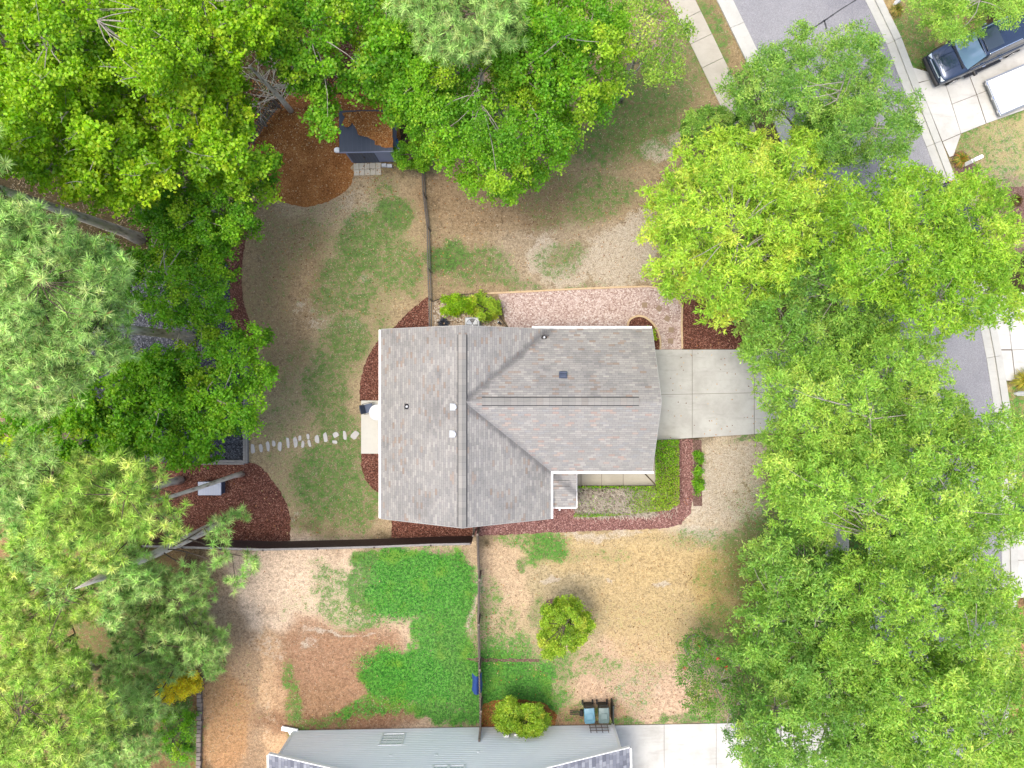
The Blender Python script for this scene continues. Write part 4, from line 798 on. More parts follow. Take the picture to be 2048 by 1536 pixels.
# ================================================================ vehicles
def car(name, loc, rz, L, W, hh, hr, paintm, label, hood=1.25, kind='suv', glass='wglass'):
    """front at +x"""
    v = empty(name, loc, rz, label, 'car'); f = L/2
    def sec(x, w0, zb, zt, crown=.03):
        w = w0/2; return [(x, -w*.9, zb), (x, -w, zb+.18), (x, -w*1.0, zb+(zt-zb)*.6), (x, -w*.93, zt-.06), (x, -w*.84, zt), (x, 0, zt+crown), (x, w*.84, zt), (x, w*.93, zt-.06), (x, w*1.0, zb+(zt-zb)*.6), (x, w, zb+.18), (x, w*.9, zb)]
    ws = f-hood-.25
    secs = [sec(-f, W*.86, .45, hh-.25), sec(-f+.12, W*.95, .3, hh-.02), sec(-f+.8, W, .28, hh), sec(0, W, .28, hh), sec(ws, W, .28, hh), sec(ws+.25, W*.995, .28, hh-.01, .05), sec(f-.7, W*.98, .28, hh-.07, .07), sec(f-.25, W*.93, .3, hh-.14, .07), sec(f-.05, W*.84, .38, hh-.3, .04), sec(f, W*.78, .45, hh-.42, .02)]
    b = MB().ring(secs).build('body', paintm, v, smooth=True, bevel=.0); s = b.modifiers.new('smooth', 'SUBSURF'); s.levels = 1; s.render_levels = 2
    gw = W*.9; rw_ = W*.7; rb = -f+.35
    def gs(x, w0, zt): w = w0/2; return [(x, -W*.43, hh-.04), (x, -w, zt-.05), (x, -w*.9, zt), (x, 0, zt+.03), (x, w*.9, zt), (x, w, zt-.05), (x, W*.43, hh-.04)]
    rf = ws-.55
    cab = MB().ring([gs(rb-.15, rw_*.95, hr-.45), gs(rb+.1, rw_, hr-.06), gs(rb+.6, rw_*1.02, hr), gs(rf-.5, rw_*1.02, hr), gs(rf, rw_, hr-.05)]).build('cabin', paintm, v, smooth=False, bevel=.03, seg=3)
    # windscreen and rear screen, side glass
    m = MB(); nseg = 6
    for k in range(nseg):
        a0, a1 = -1+2*k/nseg, -1+2*(k+1)/nseg; cx = lambda a: .1*(1-a*a)
        m.quad((ws+.12+cx(a0), a0*W*.42, hh+.0), (ws+.12+cx(a1), a1*W*.42, hh+.0), (rf+.02+cx(a1)*.6, a1*rw_*.5, hr-.02), (rf+.02+cx(a0)*.6, a0*rw_*.5, hr-.02))
    m.build('windscreen', M[glass], v, smooth=True)
    for s in (-1, 1):
        m = MB(); m.quad((ws+.05, s*(W*.43+.004), hh+.0), (rb+.1, s*(W*.43+.004), hh+.0), (rb+.4, s*(rw_*.5+.01), hr-.1), (rf, s*(rw_*.5+.01), hr-.1)); m.build('side_window', M['glass'], v)
        m = MB(); [m.box((x, s*(W*.5+.002), hh-.42), (.012, .012, .62)) for x in (ws-.0, ws-1.05, ws-2.05)]; m.build('door_seam', M['black'], v)
        for x in (ws-.9, ws-1.9): MB().box((x, s*(W*.5+.02), hh-.2), (.2, .03, .035)).build('door_handle', M['chrome'], v)
        mi = MB().box((ws-.12, s*(W*.5+.17), hh+.03), (.16, .28, .16)).build('mirror', M['black'], v, bevel=.03)
        MB().box((rf-1.1, s*(rw_*.5-.02), hr+.05), (1.9 if kind == 'suv' else .1, .04, .04)).build('roof_rail', M['chrome'] if kind == 'suv' else paintm, v, bevel=.01)
        MB().box((f-.16, s*W*.33, hh-.32), (.2, .32, .12), s*-.2).build('headlight', M['lens'], v, bevel=.02); MB().box((-f+.02, s*W*.38, hh-.3), (.12, .2, .34)).build('tail_light', M['red'], v, bevel=.02)
        MB().box((ws-1.2, s*(W*.5+.05), .36), (2.2, .14, .05)).build('running_board', M['black'], v, bevel=.01)
        for x in (f-.95, -f+.95):
            wl = MB().tube([(x, s*(W*.5-.22), .36), (x, s*(W*.5+.01), .36)], .37, 20).build('wheel', M['rubber'], v); MB().tube([(x, s*(W*.5+.005), .36), (x, s*(W*.5+.02), .36)], .22, 14).build('rim', M['chrome'], wl)
    MB().box((f-.1, 0, hh-.42), (.16, W*.52, .22)).build('grille', M['black'], v, bevel=.03); MB().box((f-.03, 0, hh-.33), (.06, W*.56, .03)).build('grille_bar', M['chrome'], v)
    MB().box((f-.05, 0, .42), (.28, W*.86, .22)).build('bumper', M['black'] if kind == 'suv' else paintm, v, bevel=.07, seg=3); MB().box((-f+.04, 0, .42), (.26, W*.86, .24)).build('bumper', M['black'], v, bevel=.07, seg=3)
    if kind == 'suv':
        m = MB().box((rf-.62, 0, hr+.035), (.95, rw_*.74, .012)); m.build('sunroof', M['glass'], v, bevel=.004)
        m = MB(); [m.box((rf-2.4, y, hr+.032), (2.2, .025, .02)) for y in (-.42, -.28, -.14, 0, .14, .28, .42)]; m.build('roof_rib', paintm, v)
        m = MB(); [m.box((f-.75, s*.4, hh+.02), (.9, .03, .03), s*.04, 0, R(4)) for s in (-1, 1)]; m.build('bonnet_crease', paintm, v, bevel=.012)
        MB().box((ws+.3, 0, hh+.03), (.1, W*.7, .015)).build('wiper_cowl', M['black'], v)
    return v
car('parked_car', (23.0+.906*2.75, 17.15+.42*2.75+.02, 0), R(205), 5.5, 2.02, 1.12, 1.88, M['suv'], 'large dark sport utility vehicle parked on the pale driveway at top right')
car('parked_car', (23.4+.386*2.35, 10.8-.92*2.35, 0), R(-67), 4.7, 1.85, .98, 1.46, M['carb'], 'black car mostly hidden under street trees with a red tail light showing', kind='car', glass='glass')

# ================================================================ vegetation
def unit(v): return v/np.maximum(np.linalg.norm(v, axis=-1, keepdims=True), 1e-6)
def quads(C, L, Wd, up, g_, fold=0.0, axis=None):
    """diamond leaves: centre C (n,3), length, width, upward bias"""
    n = len(C); nrm = unit(g_.normal(size=(n, 3))*1.0+np.array([0, 0, up])); a = g_.normal(size=(n, 3)) if axis is None else axis
    a = unit(a-nrm*(a*nrm).sum(-1, keepdims=True)); b = np.cross(nrm, a); L = np.broadcast_to(L, (n,))[:, None]/2; Wd = np.broadcast_to(Wd, (n,))[:, None]/2
    return np.stack([C-a*L, C+b*Wd-a*L*.1, C+a*L, C-b*Wd-a*L*.1], 1).reshape(-1, 3)
PALS = {
 'maple': [(134, 176, 30), (156, 192, 36), (112, 156, 32), (184, 206, 50)], 'maple_deep': [(106, 160, 34), (128, 176, 38), (90, 144, 32), (164, 192, 50)],
 'oak': [(140, 178, 70), (160, 194, 80), (120, 158, 62), (186, 208, 98)], 'oak_yellow': [(160, 194, 66), (178, 204, 74), (142, 182, 60), (200, 210, 90)],
 'oak_lime': [(140, 180, 54), (160, 194, 62), (122, 164, 52), (184, 204, 80)],
 'oak_green': [(120, 162, 66), (144, 182, 78), (102, 144, 60), (172, 198, 98)], 'birch': [(136, 174, 62), (160, 190, 78), (112, 152, 54), (188, 200, 96)],
 'pine': [(152, 190, 100), (174, 206, 118), (130, 170, 86), (196, 216, 134)], 'pine_y': [(160, 194, 84), (182, 208, 98), (138, 176, 76), (200, 216, 116)],
 'lime': [(144, 176, 50), (162, 188, 60), (120, 156, 46), (190, 194, 76)], 'gold': [(214, 196, 50), (228, 210, 60), (190, 180, 50), (160, 160, 46)], 'myrtle': [(92, 142, 52), (110, 158, 60), (78, 124, 48), (140, 156, 66)]}
def pal_tint(name, n, g_, k=1.0): 
    p = np.array([S(*c, k=k)[:3] for c in PALS[name]]); i = g_.choice(4, size=n, p=[.4, .3, .2, .1]); return p[i]
def clump_points(ells, z, dome, sp, g_, keep=1.0, low=0.0):
    """scatter clump centres (seen positions px, heights) inside a union of ellipses"""
    x0 = min(e[0]-e[2] for e in ells); x1 = max(e[0]+e[2] for e in ells); y0 = min(e[1]-e[3] for e in ells); y1 = max(e[1]+e[3] for e in ells)
    n = int((x1-x0)*(y1-y0)/(sp*sp)*7); X = g_.uniform(x0, x1, n); Y = g_.uniform(y0, y1, n); out = []; cell = {}
    for x, y in zip(X, Y):
        d = min(((x-e[0])/e[2])**2+((y-e[1])/e[3])**2 for e in ells)
        if d > 1 or (sp > 20 and is_open(x, y)): continue
        k = (int(x//sp), int(y//sp)); ok = True
        for i in (-1, 0, 1):
            for j in (-1, 0, 1):
                for q in cell.get((k[0]+i, k[1]+j), ()):
                    if (q[0]-x)**2+(q[1]-y)**2 < sp*sp: ok = False; break
                if not ok: break
            if not ok: break
        if not ok: continue
        cell.setdefault(k, []).append((x, y))
        if g_.random() > keep: continue
        zz = z+dome*(1-d)-dome*.5+g_.normal()*.45-low; out.append(P(x, y, zz))
    return np.array(out) if out else np.zeros((0, 3))
OPEN = [((5, 365), (285, 480), 40), ((262, 655), (385, 676), 27), ((310, 1005), (490, 946), 34), ((200, 1168), (400, 1066), 26), ((335, 1382), (385, 1372), 34), ((235, 118), (120, 5), 15), ((505, 120), (590, 240), 40), ((505, 290), (565, 215), 32), ((325, 975), (365, 955), 16),
        ((20, 95), (120, 88), 12), ((120, 110), (90, 190), 10), ((700, 230), (790, 330), 46), ((640, 10), (655, 30), 14), ((420, 975), (440, 985), 44), ((450, 900), (492, 925), 26)]
def is_open(x, y):
    for (a, b, r) in OPEN:
        dx, dy = b[0]-a[0], b[1]-a[1]; t_ = max(0, min(1, ((x-a[0])*dx+(y-a[1])*dy)/(dx*dx+dy*dy)))
        if math.hypot(x-a[0]-dx*t_, y-a[1]-dy*t_) < r: return True
    return False
def limb(m, a, b, r0, r1, rn, sag=.0, n=5, sides=5):
    a, b = Vector(a), Vector(b); L = (b-a).length; pts = []; rad = []
    o1 = Vector((rn.uniform(-1, 1), rn.uniform(-1, 1), rn.uniform(-.3, .6)))*L*.09
    for k in range(n):
        s = k/(n-1); pts.append(a.lerp(b, s)+o1*math.sin(math.pi*s)+Vector((0, 0, sag*L*math.sin(math.pi*s)))); rad.append(r0+(r1-r0)*s)
    m.tube(pts, rad, sides, cap=False); return pts
def skeleton(tr, C, base, ztop, rt, barkm, rn, part='branches', nscaf=7, trunkm=None, slim=1.0, twigs=False):
    """trunk, scaffold limbs and a thin limb to every clump"""
    bx, by = base; m = MB(); zb = max(1.2, min(C[:, 2])*.55) if len(C) else ztop*.5
    top = Vector((bx+rn.uniform(-.15, .15), by+rn.uniform(-.15, .15), ztop)); pts = []; rad = []
    for k in range(9):
        s = k/8; pts.append(Vector((bx, by, -.05)).lerp(top, s)+Vector((math.sin(s*5)*.06, math.cos(s*4)*.05, 0))*(s > 0)); rad.append(rt*(1.3 if k == 0 else .1 if k == 8 else 1.0-(.5 if slim < .5 else .72)*s))
    m.tube(pts, rad, 12); m.build('trunk', M[trunkm or barkm], tr, smooth=True).matrix_parent_inverse = Matrix.Translation((-bx, -by, 0))
    b = MB(); 
    if len(C):
        # scaffold nodes: farthest-point picks among clumps
        idx = [int(np.argmax(C[:, 2]))]
        D = np.linalg.norm(C-C[idx[0]], axis=1)
        while len(idx) < min(nscaf, len(C)): j = int(np.argmax(D)); idx.append(j); D = np.minimum(D, np.linalg.norm(C-C[j], axis=1))
        nodes = []
        for j in idx:
            c_ = Vector(C[j]); hd = math.hypot(c_.x-bx, c_.y-by); za = min(ztop*.95, max(zb*.8, c_.z-hd*.75-.4)); a = Vector((bx, by, za)); s = za/ztop
            p = limb(b, a, Vector((bx+(c_.x-bx)*.72, by+(c_.y-by)*.72, c_.z-(.45 if ztop < 3 else .95))), rt*(1-.72*s)*.55*slim, .03, rn, .06, 7, 6); nodes += p[2:]
        NP = np.array([tuple(p) for p in nodes])
        for c_ in C:
            j = int(np.argmin(np.linalg.norm(NP-c_, axis=1)+np.maximum(0, NP[:, 2]-c_[2])*2)); limb(b, NP[j], c_, .028, .009, rn, .05, 4, 4)
        if twigs:
            for c_ in C:
                if rn.random() < .32:
                    a0 = rn.uniform(0, 6.28); a = Vector(c_)-Vector((0, 0, .02)); e = a+Vector((math.cos(a0)*rn.uniform(.4, 1.1), math.sin(a0)*rn.uniform(.4, 1.1), rn.uniform(.4, .85))); pp = limb(b, a, e, .02, .007, rn, .1, 5, 4)
                    for q_ in (2, 3): b0 = Vector(pp[q_]); limb(b, b0, b0+Vector((rn.uniform(-.4, .4), rn.uniform(-.4, .4), rn.uniform(0, .3))), .01, .004, rn, 0, 3, 3)
    if b.v: o = b.build(part, M['darkbark' if barkm == 'pinebark' else barkm], tr, smooth=True); o.matrix_parent_inverse = Matrix.Translation((-bx, -by, 0))
def crown_leaf(tr, base, C, r, pal, g_, sprigs, per, L, Wd, up, spread, mat='leaf', flat=.55, hang=0, var=.16, name='crown', k=1.0):
    n = len(C); 
    if not n: return
    d = unit(g_.normal(size=(n, sprigs, 3))+np.array([0, 0, .35])); rr = r*(g_.random((n, sprigs, 1))**.4); rc = g_.uniform(.75, 1.25, (n, 1, 1))
    Sg = C[:, None, :]+d*rr*rc*np.array([1, 1, flat]); Sg = Sg.reshape(-1, 3)
    ct = pal_tint(pal, n, g_, k); st = ct[:, None, :]*(1+g_.normal(size=(n, sprigs, 1))*var*.7); alt = pal_tint(pal, n*sprigs, g_, k).reshape(n, sprigs, 3); st = (st*.6+alt*.4).reshape(-1, 3)
    Lf = Sg[:, None, :]+g_.normal(size=(len(Sg), per, 3))*spread*np.array([1, 1, .55]); Lf[..., 2] -= hang*g_.random((len(Sg), per))
    T = st[:, None, :]*(1+g_.normal(size=(len(Sg), per, 1))*var)*(1+g_.normal(size=(len(Sg), per, 3))*np.array([.08, .03, .08])); Lf = Lf.reshape(-1, 3); T = np.clip(T.reshape(-1, 3), .004, .9)
    ax = None
    if Wd < L*.6:  # narrow leaves radiate from their sprig
        ax = (Lf-np.repeat(Sg, per, axis=0))+g_.normal(size=Lf.shape)*.03
    V = quads(Lf, L*g_.uniform(.7, 1.25, len(Lf)), Wd*g_.uniform(.8, 1.2, len(Lf)), up, g_, axis=ax); V[:, :] -= np.array([base[0], base[1], 0])
    npmesh(name, V, 4, M[mat], tr, T)
def crown_pine(tr, base, C, r, pal, g_, tufts, needles, L, Wd, name='crown'):
    n = len(C); d = unit(g_.normal(size=(n, tufts, 3))+np.array([0, 0, .55])); rr = r*(g_.random((n, tufts, 1))**.45)
    Tc = (C[:, None, :]+d*rr*np.array([1, 1, .6])).reshape(-1, 3); ax = unit(d.reshape(-1, 3)+np.array([0, 0, .9])+g_.normal(size=(n*tufts, 3))*.25)
    tt = pal_tint(pal, len(Tc), g_)*(1+g_.normal(size=(len(Tc), 1))*.2); m_ = len(Tc)
    dr = unit(unit(g_.normal(size=(m_, needles, 3)))+ax[:, None, :]*.62); st = Tc[:, None, :]+ax[:, None, :]*(g_.random((m_, needles, 1))-.6)*.16
    ln = L*g_.uniform(.75, 1.15, (m_, needles, 1))*g_.uniform(.8, 1.15, (m_, 1, 1)); tip = st+dr*ln; tip[..., 2] -= .03
    sd_ = unit(np.cross(dr, g_.normal(size=dr.shape)))*Wd/2; V = np.stack([st-sd_, st+sd_, tip+sd_*.35], 2).reshape(-1, 3)-np.array([base[0], base[1], 0])
    T = np.clip(tt[:, None, :]*(1+g_.normal(size=(m_, needles, 1))*.2)*np.array([1, 1, 1]), .004, .9).reshape(-1, 3)
    # straw coloured old needles and pale buds here and there
    old = g_.random(len(T)) < .07; T[old] = np.array(S(196, 168, 110)[:3])*g_.uniform(.6, 1, (old.sum(), 1))
    npmesh(name, V, 3, M['needle'], tr, T); return Tc
seedc = [100]
def make_tree(kind, label, ells, z, base=None, dome=2.0, group=None, name=None, keep=.93, sp=None, low=True, pal=None, rt=None, dens=1.0, bright=1.0, ztop=None, rr_=None):
    seedc[0] += 1; g_ = np.random.default_rng(seedc[0]); rn = random.Random(seedc[0])
    K = dict(maple=dict(nm='maple_tree', cat='tree', sp=32, r=.64, bark='greybark', rt=.17), oak=dict(nm='street_tree', cat='tree', sp=30, r=.66, bark='greybark', rt=.2), birch=dict(nm='birch_tree', cat='tree', sp=30, r=.5, bark='greybark', rt=.12),
             pine=dict(nm='pine_tree', cat='pine tree', sp=27, r=.62, bark='pinebark', rt=.27), myrtle=dict(nm='flowering_tree', cat='tree', sp=17, r=.42, bark='greybark', rt=.06), bush=dict(nm='shrub', cat='shrub', sp=15, r=.24, bark='darkbark', rt=.03))[kind]
    sp = sp or K['sp']; C = clump_points(ells, z, dome, sp, g_, keep)
    if low: C2 = clump_points([(e[0], e[1], e[2]*.94, e[3]*.94) for e in ells], z-1.7 if kind != 'bush' else z-.25, dome, sp*.98, g_, .96); C = np.concatenate([C, C2])
    if base is None:
        A = sum(e[2]*e[3] for e in ells); ex = sum(e[0]*e[2]*e[3] for e in ells)/A; ey = sum(e[1]*e[2]*e[3] for e in ells)/A; x, y, _ = P(ex, ey, z)
    else: x, y, _ = P(*base)
    zt_ = ztop or (z-1.9 if kind == 'pine' else z-1.4 if kind != 'bush' else z*.6)
    if kind in ('maple', 'oak', 'pine'): nf, sf = (24, .8) if kind == 'pine' else (8, .45); C = np.concatenate([C, np.array([(x+g_.normal()*sf, y+g_.normal()*sf, min(zt_, z+1)+g_.uniform(.7, 1.8)) for _ in range(nf)])])
    tr = empty(name or K['nm'], (x, y, 0), 0, label, K['cat'], group); pal = pal or kind; ls = rn.uniform(.84, 1.22)
    skeleton(tr, C, (x, y), zt_, rt or K['rt'], K['bark'], rn, nscaf=9 if kind not in ('bush',) else 3, slim=.4 if kind == 'pine' else .8, twigs=kind == 'maple' and z >= 10)
    d_ = lambda v: max(2, int(v*dens))
    if kind == 'maple': crown_leaf(tr, (x, y), C, K['r'], pal, g_, d_(15), int(30/ls), .125*ls, .115*ls, 1.0, .12, k=bright)
    elif kind == 'oak': crown_leaf(tr, (x, y), C, K['r'], pal, g_, d_(20), int(24/ls), .17*ls, .055*ls, 1.0, .11, flat=.6, k=bright)
    elif kind == 'birch': crown_leaf(tr, (x, y), C, K['r'], pal, g_, d_(18), 14, .11, .075, .7, .13, hang=.25, k=bright)
    elif kind == 'myrtle': crown_leaf(tr, (x, y), C, K['r'], pal, g_, d_(14), 20, .11, .05, .9, .1, k=bright)
    elif kind == 'bush': crown_leaf(tr, (x, y), C, rr_ or K['r'], pal, g_, d_(18), 26, .09, .065, 1.0, .08, k=bright)
    elif kind == 'pine': crown_pine(tr, (x, y), C, K['r'], pal, g_, d_(10), 58, .34, .03)
    return tr, C
GW = 'broadleaf trees of the wood on the left'; GP = 'tall pines on the left'; GS = 'street trees on the right'
# --- the wood, top left
make_tree('maple', 'bright yellow-green broadleaf tree filling the top left corner of the frame', [(70, 60, 170, 120), (60, 190, 110, 80)], 13, group=GW, pal='maple', keep=.84)
make_tree('maple', 'bright green broadleaf tree at the top edge, second from the left corner', [(300, 50, 110, 110), (270, 130, 90, 70)], 12.5, base=(240, 122), group=GW, keep=.84)
make_tree('maple', 'broadleaf tree with pale bare twigs left of centre in the upper wood', [(130, 270, 130, 75), (230, 330, 110, 80), (60, 330, 70, 50)], 11.5, group=GW, keep=.82)
make_tree('maple', 'broad bright green tree of the upper left wood, left of the mulched clearing', [(370, 230, 130, 110), (450, 300, 80, 70)], 10, base=(400, 300), group=GW, pal='maple')
make_tree('maple', 'light green broadleaf tree at the top edge left of the dead tree', [(440, 60, 90, 80), (500, 30, 60, 70), (400, 130, 70, 50)], 11, base=(460, 80), group=GW)
make_tree('maple', 'broadleaf tree hanging over the brown clearing above the shed', [(600, 60, 90, 80), (640, 130, 90, 60), (560, 130, 50, 60), (690, 60, 50, 100), (720, 150, 60, 50), (655, 215, 24, 34), (645, 250, 22, 12)], 8.0, base=(650, 60), group=GW, pal='maple_deep')
make_tree('maple', 'lower deep green tree left of the back lawn below the clearing', [(470, 380, 75, 55), (400, 440, 120, 60), (500, 420, 40, 36), (525, 330, 34, 28)], 7, base=(430, 420), group=GW, pal='maple_deep')
make_tree('maple', 'deep green broadleaf tree between the two tall pine trunks', [(350, 480, 110, 70), (330, 570, 100, 70), (420, 570, 40, 60), (400, 600, 60, 44)], 6.5, base=(360, 560), group=GW, pal='maple_deep')
make_tree('maple', 'spreading green tree reaching toward the back lawn beside the flagstones', [(430, 720, 90, 50), (490, 680, 50, 26), (505, 745, 44, 26), (420, 800, 90, 50), (480, 820, 36, 40), (380, 660, 60, 30)], 6.2, base=(420, 740), group=GW, pal='maple_deep')
make_tree('maple', 'deep green tree above the lavender storage box at the corner of the gravel yard', [(330, 790, 70, 70), (370, 880, 60, 50), (410, 870, 50, 40), (390, 925, 26, 22), (310, 860, 60, 50)], 6, base=(370, 850), group=GW, pal='maple_deep')
make_tree('maple', 'sparse green tree with thin pale twigs near the left edge between the pines', [(210, 780, 90, 60), (150, 850, 110, 60), (230, 880, 70, 50), (60, 840, 60, 40)], 6, group=GW, pal='maple_deep', keep=.8)
make_tree('maple', 'small leafy tree at the left edge below the upper pine', [(40, 900, 80, 34), (120, 930, 60, 30)], 5, group=GW, pal='maple', keep=.8)
# --- the big dense maples, top centre
make_tree('maple', 'large dense dark green maple at the top centre with a rounded skirt over the lawn', [(960, 210, 160, 100), (1000, 300, 120, 70), (1000, 360, 52, 36), (870, 180, 90, 90), (930, 270, 80, 60), (1100, 260, 48, 60)], 8.5, base=(1000, 230), dome=3, pal='maple_deep', rt=.25, group='dense maples at the top centre', dens=1.15)
make_tree('maple', 'large dense maple right of the top centre pine, darker where it meets the side lawn', [(1120, 60, 120, 90), (1140, 150, 100, 80), (1060, 130, 80, 60), (1190, 90, 50, 50)], 9.5, dome=3, pal='maple_deep', rt=.25, group='dense maples at the top centre', dens=1.15)
make_tree('maple', 'medium green maple between the shed and the top edge', [(790, 110, 60, 70), (800, 40, 60, 60), (830, 200, 50, 50)], 8, pal='maple_deep', group='dense maples at the top centre')
make_tree('birch', 'airy pale green birch hanging over the pavement at the top', [(1290, 60, 80, 70), (1300, 130, 60, 50), (1250, 130, 50, 50), (1350, 60, 36, 60), (1230, 40, 40, 50)], 7, pal='birch', keep=.9)
# --- pines
make_tree('pine', 'tall pine at the left edge, the upper of the big left crowns', [(100, 500, 130, 100), (60, 640, 120, 130), (160, 650, 100, 110), (50, 440, 80, 70), (190, 560, 70, 60), (60, 770, 90, 50)], 14.5, base=(380, 675), dome=2.5, group=GP, rt=.26)
make_tree('pine', 'tall slim pine whose bare trunk crosses the upper wood toward the left edge', [(-80, 330, 70, 80), (0, 430, 60, 40), (-40, 440, 80, 60)], 15.5, base=(280, 478), dome=2, group=GP, rt=.28)
make_tree('pine', 'pine whose long bare trunk passes over the lavender storage box', [(230, 960, 100, 40), (160, 1000, 90, 56), (260, 1040, 60, 36), (130, 1060, 90, 50)], 13, base=(484, 948), dome=2, group=GP, pal='pine_y', rt=.13)
make_tree('pine', 'thick leaning pine by the back fence with needles over the red mulch', [(440, 1030, 50, 36), (480, 1060, 40, 50), (410, 1110, 70, 50), (480, 1120, 36, 40), (370, 1060, 40, 30), (460, 990, 30, 16)], 8.5, base=(440, 1048), ztop=13, dome=1.5, group=GP, rt=.26, sp=34, keep=.75, low=False)
make_tree('pine', 'pine just behind the storage box pine, mostly hidden at the mulch edge', [(50, 930, 70, 40), (40, 1010, 80, 50)], 12.5, base=(360, 960), dome=2, group=GP, rt=.2)
make_tree('pine', 'full pine crown beside the bare neighbouring yard above the yellow shrub', [(370, 1200, 66, 60), (330, 1270, 100, 70), (395, 1300, 60, 56), (280, 1330, 80, 50), (300, 1180, 50, 50), (300, 1400, 50, 40)], 4.0, dome=2, base=(400, 1230), group=GP)
make_tree('pine', 'pine crown at the lower left edge with thin dark stems below it', [(60, 1140, 90, 50), (150, 1150, 80, 36), (60, 1230, 100, 60), (190, 1200, 50, 30), (90, 1310, 80, 40)], 9, base=(210, 1100), dome=2.5, group=GP, pal='pine_y', keep=.86)
make_tree('pine', 'pine crown filling the bottom left corner', [(60, 1370, 110, 60), (70, 1480, 120, 70), (170, 1430, 80, 50), (120, 1340, 60, 30)], 9, base=(190, 1330), dome=2.5, group=GP, pal='pine_y')
make_tree('pine', 'pine crown at the bottom edge left of the grey stacked blocks', [(250, 1420, 60, 50), (260, 1500, 60, 50), (200, 1500, 60, 60)], 7, base=(330, 1400), dome=2, group=GP)
make_tree('pine', 'pale green pine crown at the top centre above the dense maples', [(930, 34, 110, 56), (990, 44, 50, 54), (855, 16, 56, 50), (915, 84, 76, 32)], 12, base=(960, 190), dome=2, group='tall pines at the top')
# --- street trees, right
make_tree('oak', 'green street tree reaching over the asphalt at the top right', [(1600, 170, 110, 80), (1690, 120, 80, 60), (1760, 240, 70, 80), (1700, 260, 90, 70), (1520, 180, 60, 50), (1620, 90, 30, 36)], 8, dome=3, base=(1560, 330), group=GS, pal='oak_green')
make_tree('oak', 'yellow-green street tree nearest the pink gravel path', [(1480, 360, 140, 90), (1420, 440, 140, 90), (1560, 420, 120, 110), (1480, 540, 130, 60), (1370, 540, 70, 44), (1440, 600, 60, 36), (1600, 310, 60, 40)], 8, dome=3.2, base=(1470, 560), group=GS, pal='oak_yellow', bright=.98)
make_tree('oak', 'deep green street tree between the yellow-green tree and the driveway', [(1620, 560, 110, 80), (1560, 640, 80, 50), (1700, 620, 100, 80), (1540, 700, 50, 40), (1640, 690, 90, 60)], 7, dome=2.5, base=(1590, 660), group=GS, pal='oak_green')
make_tree('oak', 'bright lime street tree crossing the road toward the right edge', [(1800, 420, 130, 80), (1930, 420, 90, 60), (1850, 520, 150, 90), (1970, 500, 70, 80), (1740, 520, 90, 80), (1990, 600, 50, 36), (1880, 610, 90, 50)], 10, dome=3, base=(1700, 570), group=GS, pal='oak_lime')
make_tree('oak', 'wide green street tree at the mouth of the driveway', [(1700, 790, 140, 90), (1800, 740, 90, 80), (1600, 810, 70, 70), (1860, 830, 60, 60), (1560, 760, 34, 30), (1650, 880, 120, 60)], 9, dome=3, base=(1610, 900), group=GS, pal='oak')
make_tree('oak', 'large green street tree below the driveway stretching to the right edge', [(1770, 960, 190, 100), (1920, 960, 110, 110), (1640, 980, 110, 70), (1990, 880, 60, 60), (1850, 1050, 130, 70), (1560, 950, 40, 30), (2010, 1010, 40, 60)], 10, dome=3, base=(1640, 1010), group=GS, pal='oak', bright=1.02)
make_tree('oak', 'darker fine-leaved street tree below the tan patch of front lawn', [(1590, 1140, 90, 90), (1560, 1230, 80, 90), (1650, 1210, 100, 100), (1530, 1300, 60, 50)], 7.5, dome=2.5, base=(1500, 1230), group=GS, pal='oak_green')
make_tree('oak', 'tall green street tree right of the bare-stemmed gap at lower right', [(1780, 1180, 120, 80), (1860, 1220, 110, 90), (1760, 1290, 110, 70), (1930, 1180, 90, 60), (1960, 1290, 100, 90)], 10, dome=3, base=(1690, 1230), group=GS, pal='oak')
make_tree('oak', 'green street tree in the bottom right corner', [(1940, 1400, 120, 90), (1880, 1480, 120, 80), (2010, 1490, 60, 70), (1800, 1400, 90, 60)], 10.5, dome=3, base=(1760, 1330), group=GS, pal='oak')
make_tree('oak', 'green street tree over the neighbouring pale driveway at the bottom', [(1640, 1360, 110, 70), (1600, 1440, 120, 60), (1720, 1450, 100, 70), (1560, 1510, 80, 40), (1680, 1520, 100, 40)], 8.5, dome=2.5, base=(1570, 1350), group=GS, pal='oak_green')
make_tree('oak', 'small green tree hanging over the dark sport utility vehicle at the top right corner', [(1930, 10, 100, 40), (1890, 40, 50, 26), (2000, 10, 50, 30), (1910, 66, 24, 14)], 6, base=(1960, -50), dome=1.5, group=None, pal='oak')
tr, C = make_tree('myrtle', 'feathery crepe myrtle with red blossoms inside a stone ring on the south lawn', [(1400, 1310, 48, 40), (1430, 1380, 60, 56), (1480, 1400, 44, 60), (1470, 1330, 44, 40), (1390, 1350, 30, 40), (1490, 1470, 36, 30)], 3.2, base=(1392, 1292), dome=.8, keep=.75, low=False)
g_ = np.random.default_rng(5); fc = C[g_.choice(len(C), 6, replace=False)]+np.array([0, 0, .3]); L_ = (fc[:, None, :]+g_.normal(size=(6, 10, 3))*.05).reshape(-1, 3)-np.array([tr.location.x, tr.location.y, 0]); npmesh('blossom', quads(L_, .09, .07, .6, g_), 4, M['flower'], tr)
m = MB(); px, py, _ = P(1392, 1292)
for k in range(14): a0 = R(-40+k*20); m.box((px+.62*math.cos(a0), py+.62*math.sin(a0), .06), (.13, .2, .14), a0)
tag(m.build('stone_ring', M['block'], bevel=.015), 'ring of grey edging stones round the crepe myrtle', 'tree ring')
